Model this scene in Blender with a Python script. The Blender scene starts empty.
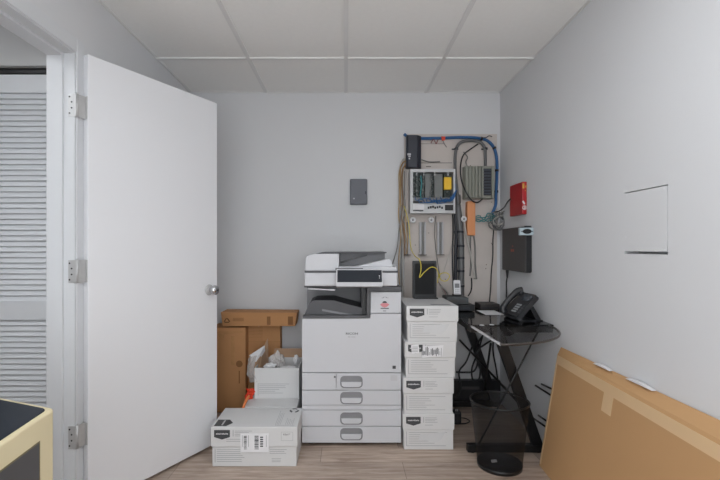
import bpy, bmesh, math, random
from mathutils import Vector, Matrix, noise as mnoise
R = math.radians
rng = random.Random(7)
sc = bpy.context.scene
COL = sc.collection
F, CX, CY, H = 440.0, 346.0, 248.0, 1.18          # lens in pixels, vanishing point, eye height


def at(px, py, Y):
    s = F / Y
    return Vector(((px - CX) / s, Y, H - (py - CY) / s))


def X(px, Y): return (px - CX) * Y / F
def Z(py, Y): return H - (py - CY) * Y / F


# ------------------------------------------------------------------ materials
def lin(c):
    return tuple(((v / 255) / 12.92 if v / 255 <= .04045 else ((v / 255 + .055) / 1.055) ** 2.4) for v in c) + (1,)


MATS = {}


def mat(name, col, rough=.6, metal=0, var=.06, nscale=14, bump=0, bscale=80, coat=0, alpha=1, spec=.5, emit=0):
    if name in MATS: return MATS[name]
    m = bpy.data.materials.new(name); m.use_nodes = True
    nt = m.node_tree; b = nt.nodes['Principled BSDF']
    tc = nt.nodes.new('ShaderNodeTexCoord')
    n = nt.nodes.new('ShaderNodeTexNoise'); n.inputs['Scale'].default_value = nscale; n.inputs['Detail'].default_value = 4
    nt.links.new(tc.outputs['Object'], n.inputs['Vector'])
    mx = nt.nodes.new('ShaderNodeMix'); mx.data_type = 'RGBA'
    c = lin(col)
    mx.inputs[6].default_value = tuple(min(1, v * (1 - var)) for v in c[:3]) + (1,)
    mx.inputs[7].default_value = tuple(min(1, v * (1 + var)) for v in c[:3]) + (1,)
    nt.links.new(n.outputs['Fac'], mx.inputs[0]); nt.links.new(mx.outputs[2], b.inputs['Base Color'])
    b.inputs['Roughness'].default_value = rough; b.inputs['Metallic'].default_value = metal
    b.inputs['Coat Weight'].default_value = coat; b.inputs['Alpha'].default_value = alpha
    b.inputs['Specular IOR Level'].default_value = spec
    if emit:
        b.inputs['Emission Color'].default_value = (.93, .965, 1, 1); b.inputs['Emission Strength'].default_value = emit
    if bump:
        n2 = nt.nodes.new('ShaderNodeTexNoise'); n2.inputs['Scale'].default_value = bscale; n2.inputs['Detail'].default_value = 3
        nt.links.new(tc.outputs['Object'], n2.inputs['Vector'])
        bp = nt.nodes.new('ShaderNodeBump'); bp.inputs['Strength'].default_value = bump; bp.inputs['Distance'].default_value = .004
        nt.links.new(n2.outputs['Fac'], bp.inputs['Height']); nt.links.new(bp.outputs[0], b.inputs['Normal'])
    MATS[name] = m
    return m


def floor_mat():
    m = bpy.data.materials.new('wood_plank_floor'); m.use_nodes = True
    nt = m.node_tree; b = nt.nodes['Principled BSDF']; N = nt.nodes.new; L = nt.links.new
    tc = N('ShaderNodeTexCoord')
    br = N('ShaderNodeTexBrick'); br.offset = .37; br.offset_frequency = 2
    br.inputs['Scale'].default_value = 1; br.inputs['Brick Width'].default_value = 1.22; br.inputs['Row Height'].default_value = .18
    br.inputs['Mortar Size'].default_value = .0014; br.inputs['Mortar Smooth'].default_value = .3
    br.inputs['Color1'].default_value = lin((207, 188, 172)); br.inputs['Color2'].default_value = lin((171, 155, 143))
    br.inputs['Mortar'].default_value = lin((120, 104, 92))
    mp0 = N('ShaderNodeMapping'); mp0.inputs['Location'].default_value = (.21, .075, 0)
    L(tc.outputs['Object'], mp0.inputs[0]); L(mp0.outputs[0], br.inputs['Vector'])
    mp = N('ShaderNodeMapping'); mp.inputs['Scale'].default_value = (1.6, 17, 1); L(tc.outputs['Object'], mp.inputs[0])
    n = N('ShaderNodeTexNoise'); n.inputs['Scale'].default_value = 2.2; n.inputs['Detail'].default_value = 7; n.inputs['Roughness'].default_value = .65
    n.inputs['Distortion'].default_value = .6
    L(mp.outputs[0], n.inputs['Vector'])
    cr = N('ShaderNodeValToRGB'); cr.color_ramp.elements[0].position = .32; cr.color_ramp.elements[0].color = lin((158, 142, 130))
    cr.color_ramp.elements[1].position = .66; cr.color_ramp.elements[1].color = (1, 1, 1, 1)
    L(n.outputs['Fac'], cr.inputs[0])
    mx = N('ShaderNodeMix'); mx.data_type = 'RGBA'; mx.blend_type = 'MULTIPLY'; mx.inputs[0].default_value = .75
    L(br.outputs['Color'], mx.inputs[6]); L(cr.outputs[0], mx.inputs[7]); L(mx.outputs[2], b.inputs['Base Color'])
    b.inputs['Roughness'].default_value = .42
    return m


def mesh_mat():
    m = bpy.data.materials.new('black_wire_mesh'); m.use_nodes = True
    nt = m.node_tree; b = nt.nodes['Principled BSDF']; N = nt.nodes.new; L = nt.links.new
    b.inputs['Base Color'].default_value = lin((30, 30, 32)); b.inputs['Roughness'].default_value = .45; b.inputs['Metallic'].default_value = .4
    tr = N('ShaderNodeBsdfTransparent'); ms = N('ShaderNodeMixShader'); ms.inputs[0].default_value = .47
    L(tr.outputs[0], ms.inputs[1]); L(b.outputs[0], ms.inputs[2]); L(ms.outputs[0], nt.nodes['Material Output'].inputs[0])
    return m


def smoked_glass():
    m = bpy.data.materials.new('smoked_glass'); m.use_nodes = True
    nt = m.node_tree; N = nt.nodes.new; L = nt.links.new
    nt.nodes.remove(nt.nodes['Principled BSDF'])
    tr = N('ShaderNodeBsdfTransparent'); tr.inputs[0].default_value = (.80, .80, .81, 1)
    gl = N('ShaderNodeBsdfGlossy'); gl.inputs['Roughness'].default_value = .03; gl.inputs['Color'].default_value = (.8, .8, .8, 1)
    lw = N('ShaderNodeLayerWeight'); lw.inputs[0].default_value = .5
    pw = N('ShaderNodeMath'); pw.operation = 'POWER'; pw.inputs[1].default_value = 6; L(lw.outputs['Facing'], pw.inputs[0])
    fr = N('ShaderNodeMath'); fr.operation = 'MULTIPLY_ADD'; fr.inputs[1].default_value = .25; fr.inputs[2].default_value = .02; L(pw.outputs[0], fr.inputs[0])
    ms = N('ShaderNodeMixShader'); L(fr.outputs[0], ms.inputs[0]); L(tr.outputs[0], ms.inputs[1]); L(gl.outputs[0], ms.inputs[2])
    L(ms.outputs[0], nt.nodes['Material Output'].inputs[0])
    return m


WALL = mat('painted_wall', (214, 215, 217), .75, var=.012, nscale=3, bump=.06, bscale=160)
HALLW = mat('dim_hall_paint', (190, 190, 190), .75, var=.012, nscale=3)  # wall paint made darker: the hall's dimness is put into the colour
CEIL = mat('ceiling_tile', (243, 243, 241), .9, var=.025, nscale=40, bump=.12, bscale=220)
GRID = mat('ceiling_grid_white', (228, 228, 227), .5, var=.01)
TRIM = mat('white_trim_paint', (211, 213, 216), .45, var=.01, nscale=4)
DOORW = mat('white_door_paint', (228, 229, 232), .42, var=.008, nscale=2)
STEEL = mat('brushed_steel', (188, 188, 188), .4, .3, var=.08, nscale=60)
CHROME = mat('polished_chrome', (205, 205, 208), .14, 1, var=.03)
SCREW = mat('dark_screw', (70, 70, 70), .4, .8)
PAPERW = mat('white_carton', (205, 205, 205), .55, var=.02, nscale=9, bump=.05, bscale=25)
INK = mat('dark_grey_ink', (62, 64, 66), .6)
FINE = mat('pale_grey_print', (148, 149, 152), .6)
WHITEI = mat('white_ink', (232, 232, 232), .6)
KRAFT = mat('brown_cardboard', (186, 136, 90), .8, var=.09, nscale=7, bump=.08, bscale=30)
KRAFT2 = mat('tan_cardboard', (189, 148, 103), .75, var=.04, nscale=4, bump=.05, bscale=22)
KRAFTD = mat('brown_print', (104, 72, 42), .8)
TAPE = mat('packing_tape', (214, 182, 140), .35, var=.04)
TAPEB = mat('brown_clear_tape', (186, 140, 96), .25, var=.14, nscale=30, bump=.3, bscale=50)
MFP = mat('copier_white', (194, 195, 199), .45, var=.01)
MFPG = mat('copier_charcoal', (76, 76, 79), .5, var=.05)
MFPM = mat('copier_grey', (128, 128, 131), .5, var=.05)
MFPL = mat('copier_light_grey', (186, 186, 189), .4, var=.03)
BLACKP = mat('black_plastic', (27, 28, 31), .42, var=.1)
BLACKM = mat('black_powder_coat', (20, 20, 21), .4, .1, var=.1)
GLASSK = mat('black_glass', (10, 10, 11), .09, var=.05, spec=.16)
SCREEN = mat('dark_screen', (30, 34, 42), .4, var=.1, spec=.15)
BOARD = mat('taupe_painted_board', (202, 194, 188), .8, var=.07, nscale=6, bump=.15, bscale=18)
GREYBX = mat('slate_grey_plastic', (98, 101, 109), .5, var=.03)
NAVY = mat('navy_black_plastic', (38, 42, 54), .38, var=.08)
CHASSIS = mat('light_grey_metal', (194, 195, 196), .45, .1, var=.03)
PCB = mat('dark_circuit_board', (44, 56, 54), .5, var=.35, nscale=120)
CARDG = mat('grey_card_face', (116, 120, 119), .5, var=.1, nscale=30)
YELLOW = mat('yellow_plastic', (236, 190, 40), .45, var=.04)
SAGE = mat('sage_grey_metal', (146, 148, 138), .5, .1, var=.05)
VENT = mat('dark_vent', (40, 43, 50), .5, var=.1)
ORANGE = mat('salmon_orange_plastic', (222, 150, 100), .55, var=.03)
REDM = mat('red_enamel', (170, 26, 34), .4, .0, var=.06)
DARKBX = mat('charcoal_plastic', (72, 70, 70), .5, var=.06)
BLUEC = mat('blue_cable', (36, 90, 142), .45, var=.15, nscale=50)
GREYC = mat('grey_cable', (128, 127, 124), .5, var=.1)
DGREYC = mat('dark_grey_conduit', (104, 105, 106), .5, .2, var=.12)
PALEC = mat('pale_cable', (190, 186, 180), .5)
TANC = mat('tan_cable', (176, 148, 108), .55, var=.12)
YELC = mat('yellow_cable', (214, 196, 74), .45)
TEALC = mat('teal_cable', (52, 132, 136), .45)
BLACKC = mat('black_cable', (34, 34, 36), .5)
ORRED = mat('orange_red_plastic', (216, 66, 38), .4, var=.12, nscale=20)
BEIGE = mat('beige_enamel', (206, 194, 160), .45, var=.03, nscale=10)
BAG = mat('clear_plastic_bag', (225, 222, 220), .2, var=.05, alpha=.55, bump=.4, bscale=40)
PAPER = mat('white_paper', (222, 222, 224), .7)
INNER = mat('inner_carton_brown', (168, 138, 112), .85, var=.06)
PINK = mat('badge_red', (202, 128, 134), .5)
LBLUE = mat('pale_blue_plastic', (182, 198, 206), .45)
LAMP = mat('lamp_diffuser', (255, 255, 255), .5, emit=4.4)
FLOORM = floor_mat(); MESHM = mesh_mat(); SMOKE = smoked_glass()


# ------------------------------------------------------------------ mesh builder
def catmull(pts, n=8, closed=False):
    P = [Vector(p) for p in pts]
    if len(P) < 3: return P
    out = []
    m = len(P)
    for i in range(m if closed else m - 1):
        if closed:
            p0, p1, p2, p3 = P[(i - 1) % m], P[i], P[(i + 1) % m], P[(i + 2) % m]
        else:
            p0, p1, p2, p3 = P[max(i - 1, 0)], P[i], P[i + 1], P[min(i + 2, m - 1)]
        for k in range(n):
            t = k / n
            out.append(.5 * ((2 * p1) + (-p0 + p2) * t + (2 * p0 - 5 * p1 + 4 * p2 - p3) * t * t + (-p0 + 3 * p1 - 3 * p2 + p3) * t ** 3))
    if not closed: out.append(P[-1])
    return out


class MB:
    def __init__(self): self.bm = bmesh.new()

    def box(self, x0, x1, y0, y1, z0, z1, bev=0, seg=2, M=None):
        r = bmesh.ops.create_cube(self.bm, size=1)
        vs = r['verts']
        for v in vs:
            v.co = Vector(((x0 + x1) / 2 + v.co.x * (x1 - x0), (y0 + y1) / 2 + v.co.y * (y1 - y0), (z0 + z1) / 2 + v.co.z * (z1 - z0)))
        if M:
            for v in vs: v.co = M @ v.co
        if bev:
            es = list({e for v in vs for e in v.link_edges})
            bmesh.ops.bevel(self.bm, geom=es, offset=bev, segments=seg, affect='EDGES', profile=.5)
        return self

    def hexa(self, p):          # eight corners: bottom loop of four, top loop of four
        v = [self.bm.verts.new(q) for q in p]
        for f in ((3, 2, 1, 0), (4, 5, 6, 7), (0, 1, 5, 4), (1, 2, 6, 5), (2, 3, 7, 6), (3, 0, 4, 7)):
            self.bm.faces.new([v[i] for i in f])
        return self

    def prism(self, poly, axis, a0, a1, M=None, bev=0):
        def pt(p, a):
            q = {'x': (a, p[0], p[1]), 'y': (p[0], a, p[1]), 'z': (p[0], p[1], a)}[axis]
            return (M @ Vector(q)) if M else Vector(q)
        A = [self.bm.verts.new(pt(p, a0)) for p in poly]; B = [self.bm.verts.new(pt(p, a1)) for p in poly]
        n = len(poly)
        fs = [self.bm.faces.new(A), self.bm.faces.new(B[::-1])]
        for i in range(n): fs.append(self.bm.faces.new((A[i], B[i], B[(i + 1) % n], A[(i + 1) % n])))
        if bev:
            es = list({e for v in A + B for e in v.link_edges})
            bmesh.ops.bevel(self.bm, geom=es, offset=bev, segments=2, affect='EDGES', profile=.5)
        return self

    def ring(self, pts, r, n=8, smooth=True, closed=False, sub=8):
        P = catmull(pts, sub, closed) if smooth else [Vector(p) for p in pts]
        m = len(P); loops = []
        up = None
        for i, p in enumerate(P):
            if closed: t = P[(i + 1) % m] - P[i - 1]
            else: t = P[min(i + 1, m - 1)] - P[max(i - 1, 0)]
            if t.length < 1e-9: t = Vector((0, 0, 1))
            t.normalize()
            if up is None:
                up = t.orthogonal().normalized()
            up = (up - t * up.dot(t))
            if up.length < 1e-6: up = t.orthogonal()
            up.normalize(); w = t.cross(up)
            rr = r(i / max(m - 1, 1)) if callable(r) else r
            loops.append([self.bm.verts.new(p + (up * math.cos(2 * math.pi * k / n) + w * math.sin(2 * math.pi * k / n)) * rr) for k in range(n)])
        for i in range(m if closed else m - 1):
            a, b = loops[i], loops[(i + 1) % m]
            for k in range(n):
                f = self.bm.faces.new((a[k], a[(k + 1) % n], b[(k + 1) % n], b[k])); f.smooth = True
        if not closed:
            self.bm.faces.new(loops[0][::-1]); self.bm.faces.new(loops[-1])
        return self

    tube = ring

    def cyl(self, p0, p1, r, n=16): return self.ring([p0, p1], r, n, smooth=False)

    def lathe(self, prof, c=(0, 0, 0), n=40, M=None, sx=1, sy=1):
        loops = []
        for (r, z) in prof:
            if r < 1e-6:
                q = Vector((c[0], c[1], c[2] + z)); loops.append([self.bm.verts.new(M @ q if M else q)]); continue
            L = []
            for k in range(n):
                a = 2 * math.pi * k / n
                q = Vector((c[0] + r * sx * math.cos(a), c[1] + r * sy * math.sin(a), c[2] + z)); L.append(self.bm.verts.new(M @ q if M else q))
            loops.append(L)
        for a, b in zip(loops, loops[1:]):
            if len(a) == 1 and len(b) == 1: continue
            for k in range(n):
                k2 = (k + 1) % n
                if len(a) == 1: f = self.bm.faces.new((a[0], b[k2], b[k]))
                elif len(b) == 1: f = self.bm.faces.new((a[k], a[k2], b[0]))
                else: f = self.bm.faces.new((a[k], a[k2], b[k2], b[k]))
                f.smooth = True
        return self

    def sheet(self, fn, nu, nv, th=.001):       # a crumpled or bent sheet with thickness
        g = [[self.bm.verts.new(fn(i / nu, j / nv)) for j in range(nv + 1)] for i in range(nu + 1)]
        fs = []
        for i in range(nu):
            for j in range(nv):
                fs.append(self.bm.faces.new((g[i][j], g[i + 1][j], g[i + 1][j + 1], g[i][j + 1])))
        bmesh.ops.recalc_face_normals(self.bm, faces=fs)
        bmesh.ops.solidify(self.bm, geom=fs, thickness=th)
        return self

    def text(self, s, width, M, height=None):
        cu = bpy.data.curves.new('t', 'FONT'); cu.body = s; cu.align_x = 'CENTER'; cu.align_y = 'CENTER'; cu.resolution_u = 2; cu.offset = .018
        ob = bpy.data.objects.new('t', cu); COL.objects.link(ob)
        dg = bpy.context.evaluated_depsgraph_get(); dg.update()
        me = ob.evaluated_get(dg).to_mesh()
        co = [v.co.copy() for v in me.vertices]
        x0 = min(c.x for c in co); x1 = max(c.x for c in co); y0 = min(c.y for c in co); y1 = max(c.y for c in co)
        k = width / (x1 - x0); ky = height / (y1 - y0) if height else k
        vs = [self.bm.verts.new(M @ Vector(((c.x - (x0 + x1) / 2) * k, 0, (c.y - (y0 + y1) / 2) * ky))) for c in co]
        for p in me.polygons:
            try: self.bm.faces.new([vs[i] for i in p.vertices])
            except ValueError: pass
        ob.evaluated_get(dg).to_mesh_clear()
        bpy.data.objects.remove(ob); bpy.data.curves.remove(cu)
        return self


ROOT = {}


def root_of(o):
    while o.parent: o = o.parent
    return o


def obj(name, mb, m, parent=None, local=False, label=None, normals=True):
    bm = mb.bm
    if normals: bmesh.ops.recalc_face_normals(bm, faces=bm.faces)
    me = bpy.data.meshes.new(name)
    if parent:
        if not local:
            bm.transform(ROOT[root_of(parent).name].inverted())
        org = Vector()
    else:
        xs = [v.co for v in bm.verts]
        org = Vector(((min(v.x for v in xs) + max(v.x for v in xs)) / 2, (min(v.y for v in xs) + max(v.y for v in xs)) / 2, min(v.z for v in xs)))
        bm.transform(Matrix.Translation(-org))
    bm.to_mesh(me); bm.free()
    me.materials.append(m)
    o = bpy.data.objects.new(name, me); COL.objects.link(o)
    if parent: o.parent = parent
    else: o.location = org; ROOT[o.name] = Matrix.Translation(org)
    if label: o['label'] = label
    return o


def tag(o, label, cat, group=None, kind=None):
    o['label'] = label; o['category'] = cat
    if group: o['group'] = group
    if kind: o['kind'] = kind
    return o


def thing(name, label, cat, loc=(0, 0, 0), rz=0, group=None, kind=None):
    o = bpy.data.objects.new(name, None); COL.objects.link(o); o.empty_display_size = .1
    o.location = loc; o.rotation_euler = (0, 0, rz)
    ROOT[o.name] = Matrix.Translation(Vector(loc)) @ Matrix.Rotation(rz, 4, 'Z')
    return tag(o, label, cat, group, kind)


def struct(name, mb, m, label, cat, parent=None):
    o = obj(name, mb, m, parent)
    return tag(o, label, cat, kind='structure') if not parent else o


def rrect(x0, x1, z0, z1, r, n=5):
    out = []
    for cx, cz, a in ((x1 - r, z1 - r, 0), (x0 + r, z1 - r, 90), (x0 + r, z0 + r, 180), (x1 - r, z0 + r, 270)):
        for k in range(n + 1):
            t = R(a + 90 * k / n); out.append((cx + r * math.cos(t), cz + r * math.sin(t)))
    return out


# ------------------------------------------------------------------ the setting
YB, XR, XL, CZ = 3.36, 1.176, -1.19, 2.37
XJ = -1.305                                             # hall side of the left wall
struct('floor', MB().box(-2.7, 1.3, -2.1, 3.5, -.06, 0), FLOORM, 'pale greyish wood plank floor', 'floor')
struct('ceiling', MB().box(-2.7, 1.3, -2.1, 3.5, CZ, CZ + .06), CEIL, 'grey white suspended ceiling of large tiles', 'ceiling')
g = MB()
for x in (-.61, 0, .61): g.box(x - .012, x + .012, -1, YB, CZ - .009, CZ)
for y in (2.755, 1.535, .315, -.905): g.box(XL, XR, y - .012, y + .012, CZ - .0088, CZ)
g.box(XL, XR, YB - .014, YB, CZ - .004, CZ); g.box(XR - .014, XR, -2, YB, CZ - .004, CZ); g.box(XL, XL + .014, -2, YB, CZ - .004, CZ)
struct('trim_1', g, GRID, 'white metal grid bars between the ceiling tiles', 'ceiling grid')
struct('wall_back', MB().box(XL - .1, XR + .1, YB, YB + .1, 0, CZ), WALL, 'grey back wall behind the copier', 'wall')
HY0, HY1, HZ0, HZ1 = 1.607, 1.857, 1.156, 1.413
w = MB().box(XR, XR + .1, -2, HY0, 0, CZ).box(XR, XR + .1, HY1, YB, 0, CZ).box(XR, XR + .1, HY0, HY1, 0, HZ0).box(XR, XR + .1, HY0, HY1, HZ1, CZ)
w.box(XR + .06, XR + .1, HY0, HY1, HZ0, HZ1)
struct('wall_right', w, WALL, 'grey right wall with a cut square hatch', 'wall')
OY0, OY1, OZ = 1.12, 1.93, 2.035                         # door opening
w = MB().box(XJ, XL, OY1 + .02, YB, 0, CZ).box(XJ, XL, -2, OY0 - .02, 0, CZ).box(XJ, XL, OY0 - .02, OY1 + .02, OZ + .02, CZ)
struct('wall_left', w, WALL, 'grey left wall around the door opening', 'wall')
FW = -1.0
wx0, wx1, wz0, wz1 = -.95, .95, .40, 2.0
struct('wall_front', MB().box(-2.7, wx0, FW - .1, FW, 0, CZ).box(wx1, 1.3, FW - .1, FW, 0, CZ).box(wx0, wx1, FW - .1, FW, 0, wz0).box(wx0, wx1, FW - .1, FW, wz1, CZ), WALL, 'grey wall behind the viewer', 'wall')
wn = struct('fill_light_1', MB().box(wx0, wx0 + .04, FW - .08, FW - .02, wz0, wz1).box(wx1 - .04, wx1, FW - .08, FW - .02, wz0, wz1).box(wx0 + .04, wx1 - .04, FW - .08, FW - .02, wz0, wz0 + .04).box(wx0 + .04, wx1 - .04, FW - .08, FW - .02, wz1 - .04, wz1), TRIM, 'unseen glowing window panel added behind the viewer as fill light', 'fill light')
struct('fill_light_pane', MB().box(wx0 + .04, wx1 - .04, FW - .06, FW - .05, wz0 + .04, wz1 - .04), mat('fill_light_glow', (255, 255, 255), .4, emit=2.8), '', '', parent=wn)  # emissive pane added out of view to light the room from the front
struct('wall_hall', MB().box(-2.7, -2.6, -2, 2.8, 0, CZ), HALLW, 'far side wall of the hall', 'wall')
w = MB().box(-2.6, XJ, 2.05, 2.15, 2.03, CZ).box(-2.6, -2.26, 2.05, 2.15, 0, 2.03).box(-2.6, XJ, 2.7, 2.8, 0, CZ)
struct('wall_closet', w, HALLW, 'hall closet wall above the louvered doors', 'wall')
struct('trim_2', MB().box(-2.26, XJ, 2.08, 2.12, 2.006, 2.03), BLACKM, 'dark sliding track above the louvered door', 'track')

f = MB()
f.box(XJ, XL, OY1, OY1 + .02, 0, OZ + .02).box(XJ, XL, OY0 - .02, OY0, 0, OZ + .02).box(XJ, XL, OY0, OY1, OZ, OZ + .02)
f.box(XJ, -1.238, OY1 - .013, OY1, 0, OZ - .013).box(XJ, -1.238, OY0, OY0 + .013, 0, OZ - .013).box(XJ, -1.238, OY0, OY1, OZ - .013, OZ)
f.box(XL, -1.183, OY1 + .006, OY1 + .062, 0, OZ + .068, .002, 1).box(XL, -1.183, OY0 - .062, OY0 - .006, 0, OZ + .068, .002, 1)
f.box(XL, -1.1835, OY0 - .006, OY1 + .006, OZ + .006, OZ + .068, .002, 1)
struct('trim_3', f, TRIM, 'white door frame with stop and casing', 'door frame')

# open door leaf
hx, hy = -1.152, 1.964
ang = math.atan2(.671, .38)
d1 = thing('door_1', 'white flat door standing open with chrome knob', 'door', (hx, hy, 0), ang, kind='structure')
# local frame: x along the leaf, y = away from the room side
L_ = .771
obj('leaf', MB().box(0, L_, 0, .035, .014, 2.046, .0015, 1), DOORW, d1, local=True)
k = MB()
Mk = Matrix.Translation((L_ - .062, 0, .935)) @ Matrix.Rotation(R(90), 4, 'X')
k.lathe([(0, .064), (.016, .063), (.026, .055), (.0285, .044), (.025, .033), (.014, .026), (.0125, .012), (.012, .004)], M=Mk, n=28)
kn = obj('knob', k, CHROME, d1, local=True, label='round chrome door knob')
obj('rose', MB().lathe([(0, .008), (.022, .008), (.031, .004), (.032, 0), (0, 0)], M=Mk, n=28), STEEL, kn, local=True)
k = MB(); Mk2 = Matrix.Translation((L_ - .062, .035, .935)) @ Matrix.Rotation(R(-90), 4, 'X')
k.lathe([(0, .064), (.016, .063), (.026, .055), (.0285, .044), (.025, .033), (.014, .026), (.0125, .004), (.032, .003), (.032, 0)], M=Mk2, n=28)
obj('knob', k, CHROME, d1, local=True)
for yc in (105, 271.5, 437.5):
    zc = Z(yc, 1.93)
    h = MB()
    h.box(-1.217, -1.193, OY1 - .0022, OY1, zc - .05, zc + .05)                        # leaf on the jamb
    h.cyl((-1.1835, 1.937, zc - .051), (-1.1835, 1.937, zc + .051), .0068, 12)          # knuckle
    h.cyl((-1.1835, 1.937, zc + .051), (-1.1835, 1.937, zc + .057), .0045, 10)
    h.box(-1.195, -1.1835, OY1 - .0022, OY1 + .008, zc - .05, zc + .05)
    # leaf on the door edge
    M = ROOT[d1.name]
    h.box(-.0022, 0, .002, .034, zc - .05, zc + .05, M=M)
    h.hexa([Vector(p) for p in [(-1.186, 1.936, zc - .05), (-1.182, 1.936, zc - .05), (-1.166, 1.971, zc - .05), (-1.170, 1.973, zc - .05),
                                (-1.186, 1.936, zc + .05), (-1.182, 1.936, zc + .05), (-1.166, 1.971, zc + .05), (-1.170, 1.973, zc + .05)]])
    ho = obj('hinge', h, STEEL, d1, label='steel butt hinge')
    s = MB()
    for dz in (-.036, -.013, .013, .036):
        s.cyl((-1.211 + (.009 if abs(dz) < .02 else 0), OY1 - .0034, zc + dz), (-1.211 + (.009 if abs(dz) < .02 else 0), OY1 - .002, zc + dz), .0038, 10)
    obj('screw', s, SCREW, ho)

# louvered closet door in the hall
d2 = thing('door_2', 'white louvered closet door in the hall beyond the frame', 'door', (-1.72, 2.085, 0), 0, kind='structure')
zt, zb = 1.996, .02
fm = MB()
x0, x1 = -2.13, -1.315
fm.box(x0, x0 + .05, 2.07, 2.1, zb, zt).box(x1 - .05, x1, 2.07, 2.1, zb, zt)
zr = [Z(92.5, 2.07), Z(301, 2.07), Z(320, 2.07), .17]
fm.box(x0 + .05, x1 - .05, 2.071, 2.099, zr[0], zt).box(x0 + .05, x1 - .05, 2.071, 2.099, zr[2], zr[1]).box(x0 + .05, x1 - .05, 2.071, 2.099, zb, zr[3])
obj('louver_frame', fm, TRIM, d2)
for (a, b) in ((zr[1], zr[0]), (zr[3], zr[2])):
    s = MB(); n = int((b - a) / .0256); p = (b - a) / n
    for i in range(n):
        zc = a + (i + .5) * p
        M = Matrix.Translation((0, 2.085, zc)) @ Matrix.Rotation(R(64), 4, 'X')
        s.box(x0 + .045, x1 - .045, -.0155, .0155, -.003, .003, M=M)
    obj('slats', s, TRIM, d2)

# hatch in the right wall
hp = thing('access_hatch', 'square hatch cut into the right wall with dark gap below', 'hatch', (XR, 1.732, HZ0))
obj('panel', MB().box(XR - .001, XR + .012, HY0 + .005, HY1 - .0016, HZ0 + .011, HZ1 - .0045), WALL, hp)
for yy, zz in ((1.622, .017), (1.668, .012), (1.625, .245), (1.846, .07), (1.612, .082), (1.84, .246), (1.63, .03)):
    c = MB().prism([(yy - .003, HZ0 + zz - .002), (yy + .003, HZ0 + zz - .003), (yy + .002, HZ0 + zz + .003), (yy - .002, HZ0 + zz + .002)], 'x', XR - .0022, XR - .001)
    obj('paint_chip', c, PAPER, hp)

# ceiling lamps behind the viewer (2 x 4 ft troffers in the grid) and an unseen one added to light the hall
for (x0, x1, y0, y1, lab) in ((0.02, .59, .335, 1.515, 'white ceiling light panel nearest the copier'),
                              (-.59, -.02, -.885, .295, 'white ceiling light panel nearest the wall behind')):
    t = thing('ceiling_light', lab, 'ceiling light', ((x0 + x1) / 2, (y0 + y1) / 2, CZ), group='ceiling light panels')
    z1 = CZ - .001
    obj('frame', MB().box(x0, x1, y0, y0 + .03, z1 - .02, z1).box(x0, x1, y1 - .03, y1, z1 - .02, z1).box(x0, x0 + .03, y0 + .03, y1 - .03, z1 - .02, z1).box(x1 - .03, x1, y0 + .03, y1 - .03, z1 - .02, z1), GRID, t)
    obj('diffuser', MB().box(x0 + .03, x1 - .03, y0 + .03, y1 - .03, z1 - .014, z1 - .004), LAMP, t)
t = thing('hall_fill_light', 'unseen ceiling light added to light the hall outside the door', 'ceiling light', (-1.95, .7, CZ))
obj('diffuser', MB().box(-2.2, -1.7, .45, .95, CZ - .03, CZ - .008, .005), mat('hall_fill_diffuser', (255, 255, 255), .5, emit=11.5), t)
obj('frame', MB().box(-2.22, -1.68, .43, .97, CZ - .008, CZ), GRID, t)


# ------------------------------------------------------------------ copy paper boxes
def print_lines(mb, x0, x1, z0, z1, n, y, ragged=.35, th=.0022):
    for i in range(n):
        zc = z1 - (i + .5) * (z1 - z0) / n
        mb.box(x0, x1 - rng.random() * ragged * (x1 - x0), y - .0006, y, zc - th / 2, zc + th / 2)
    return mb


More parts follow.
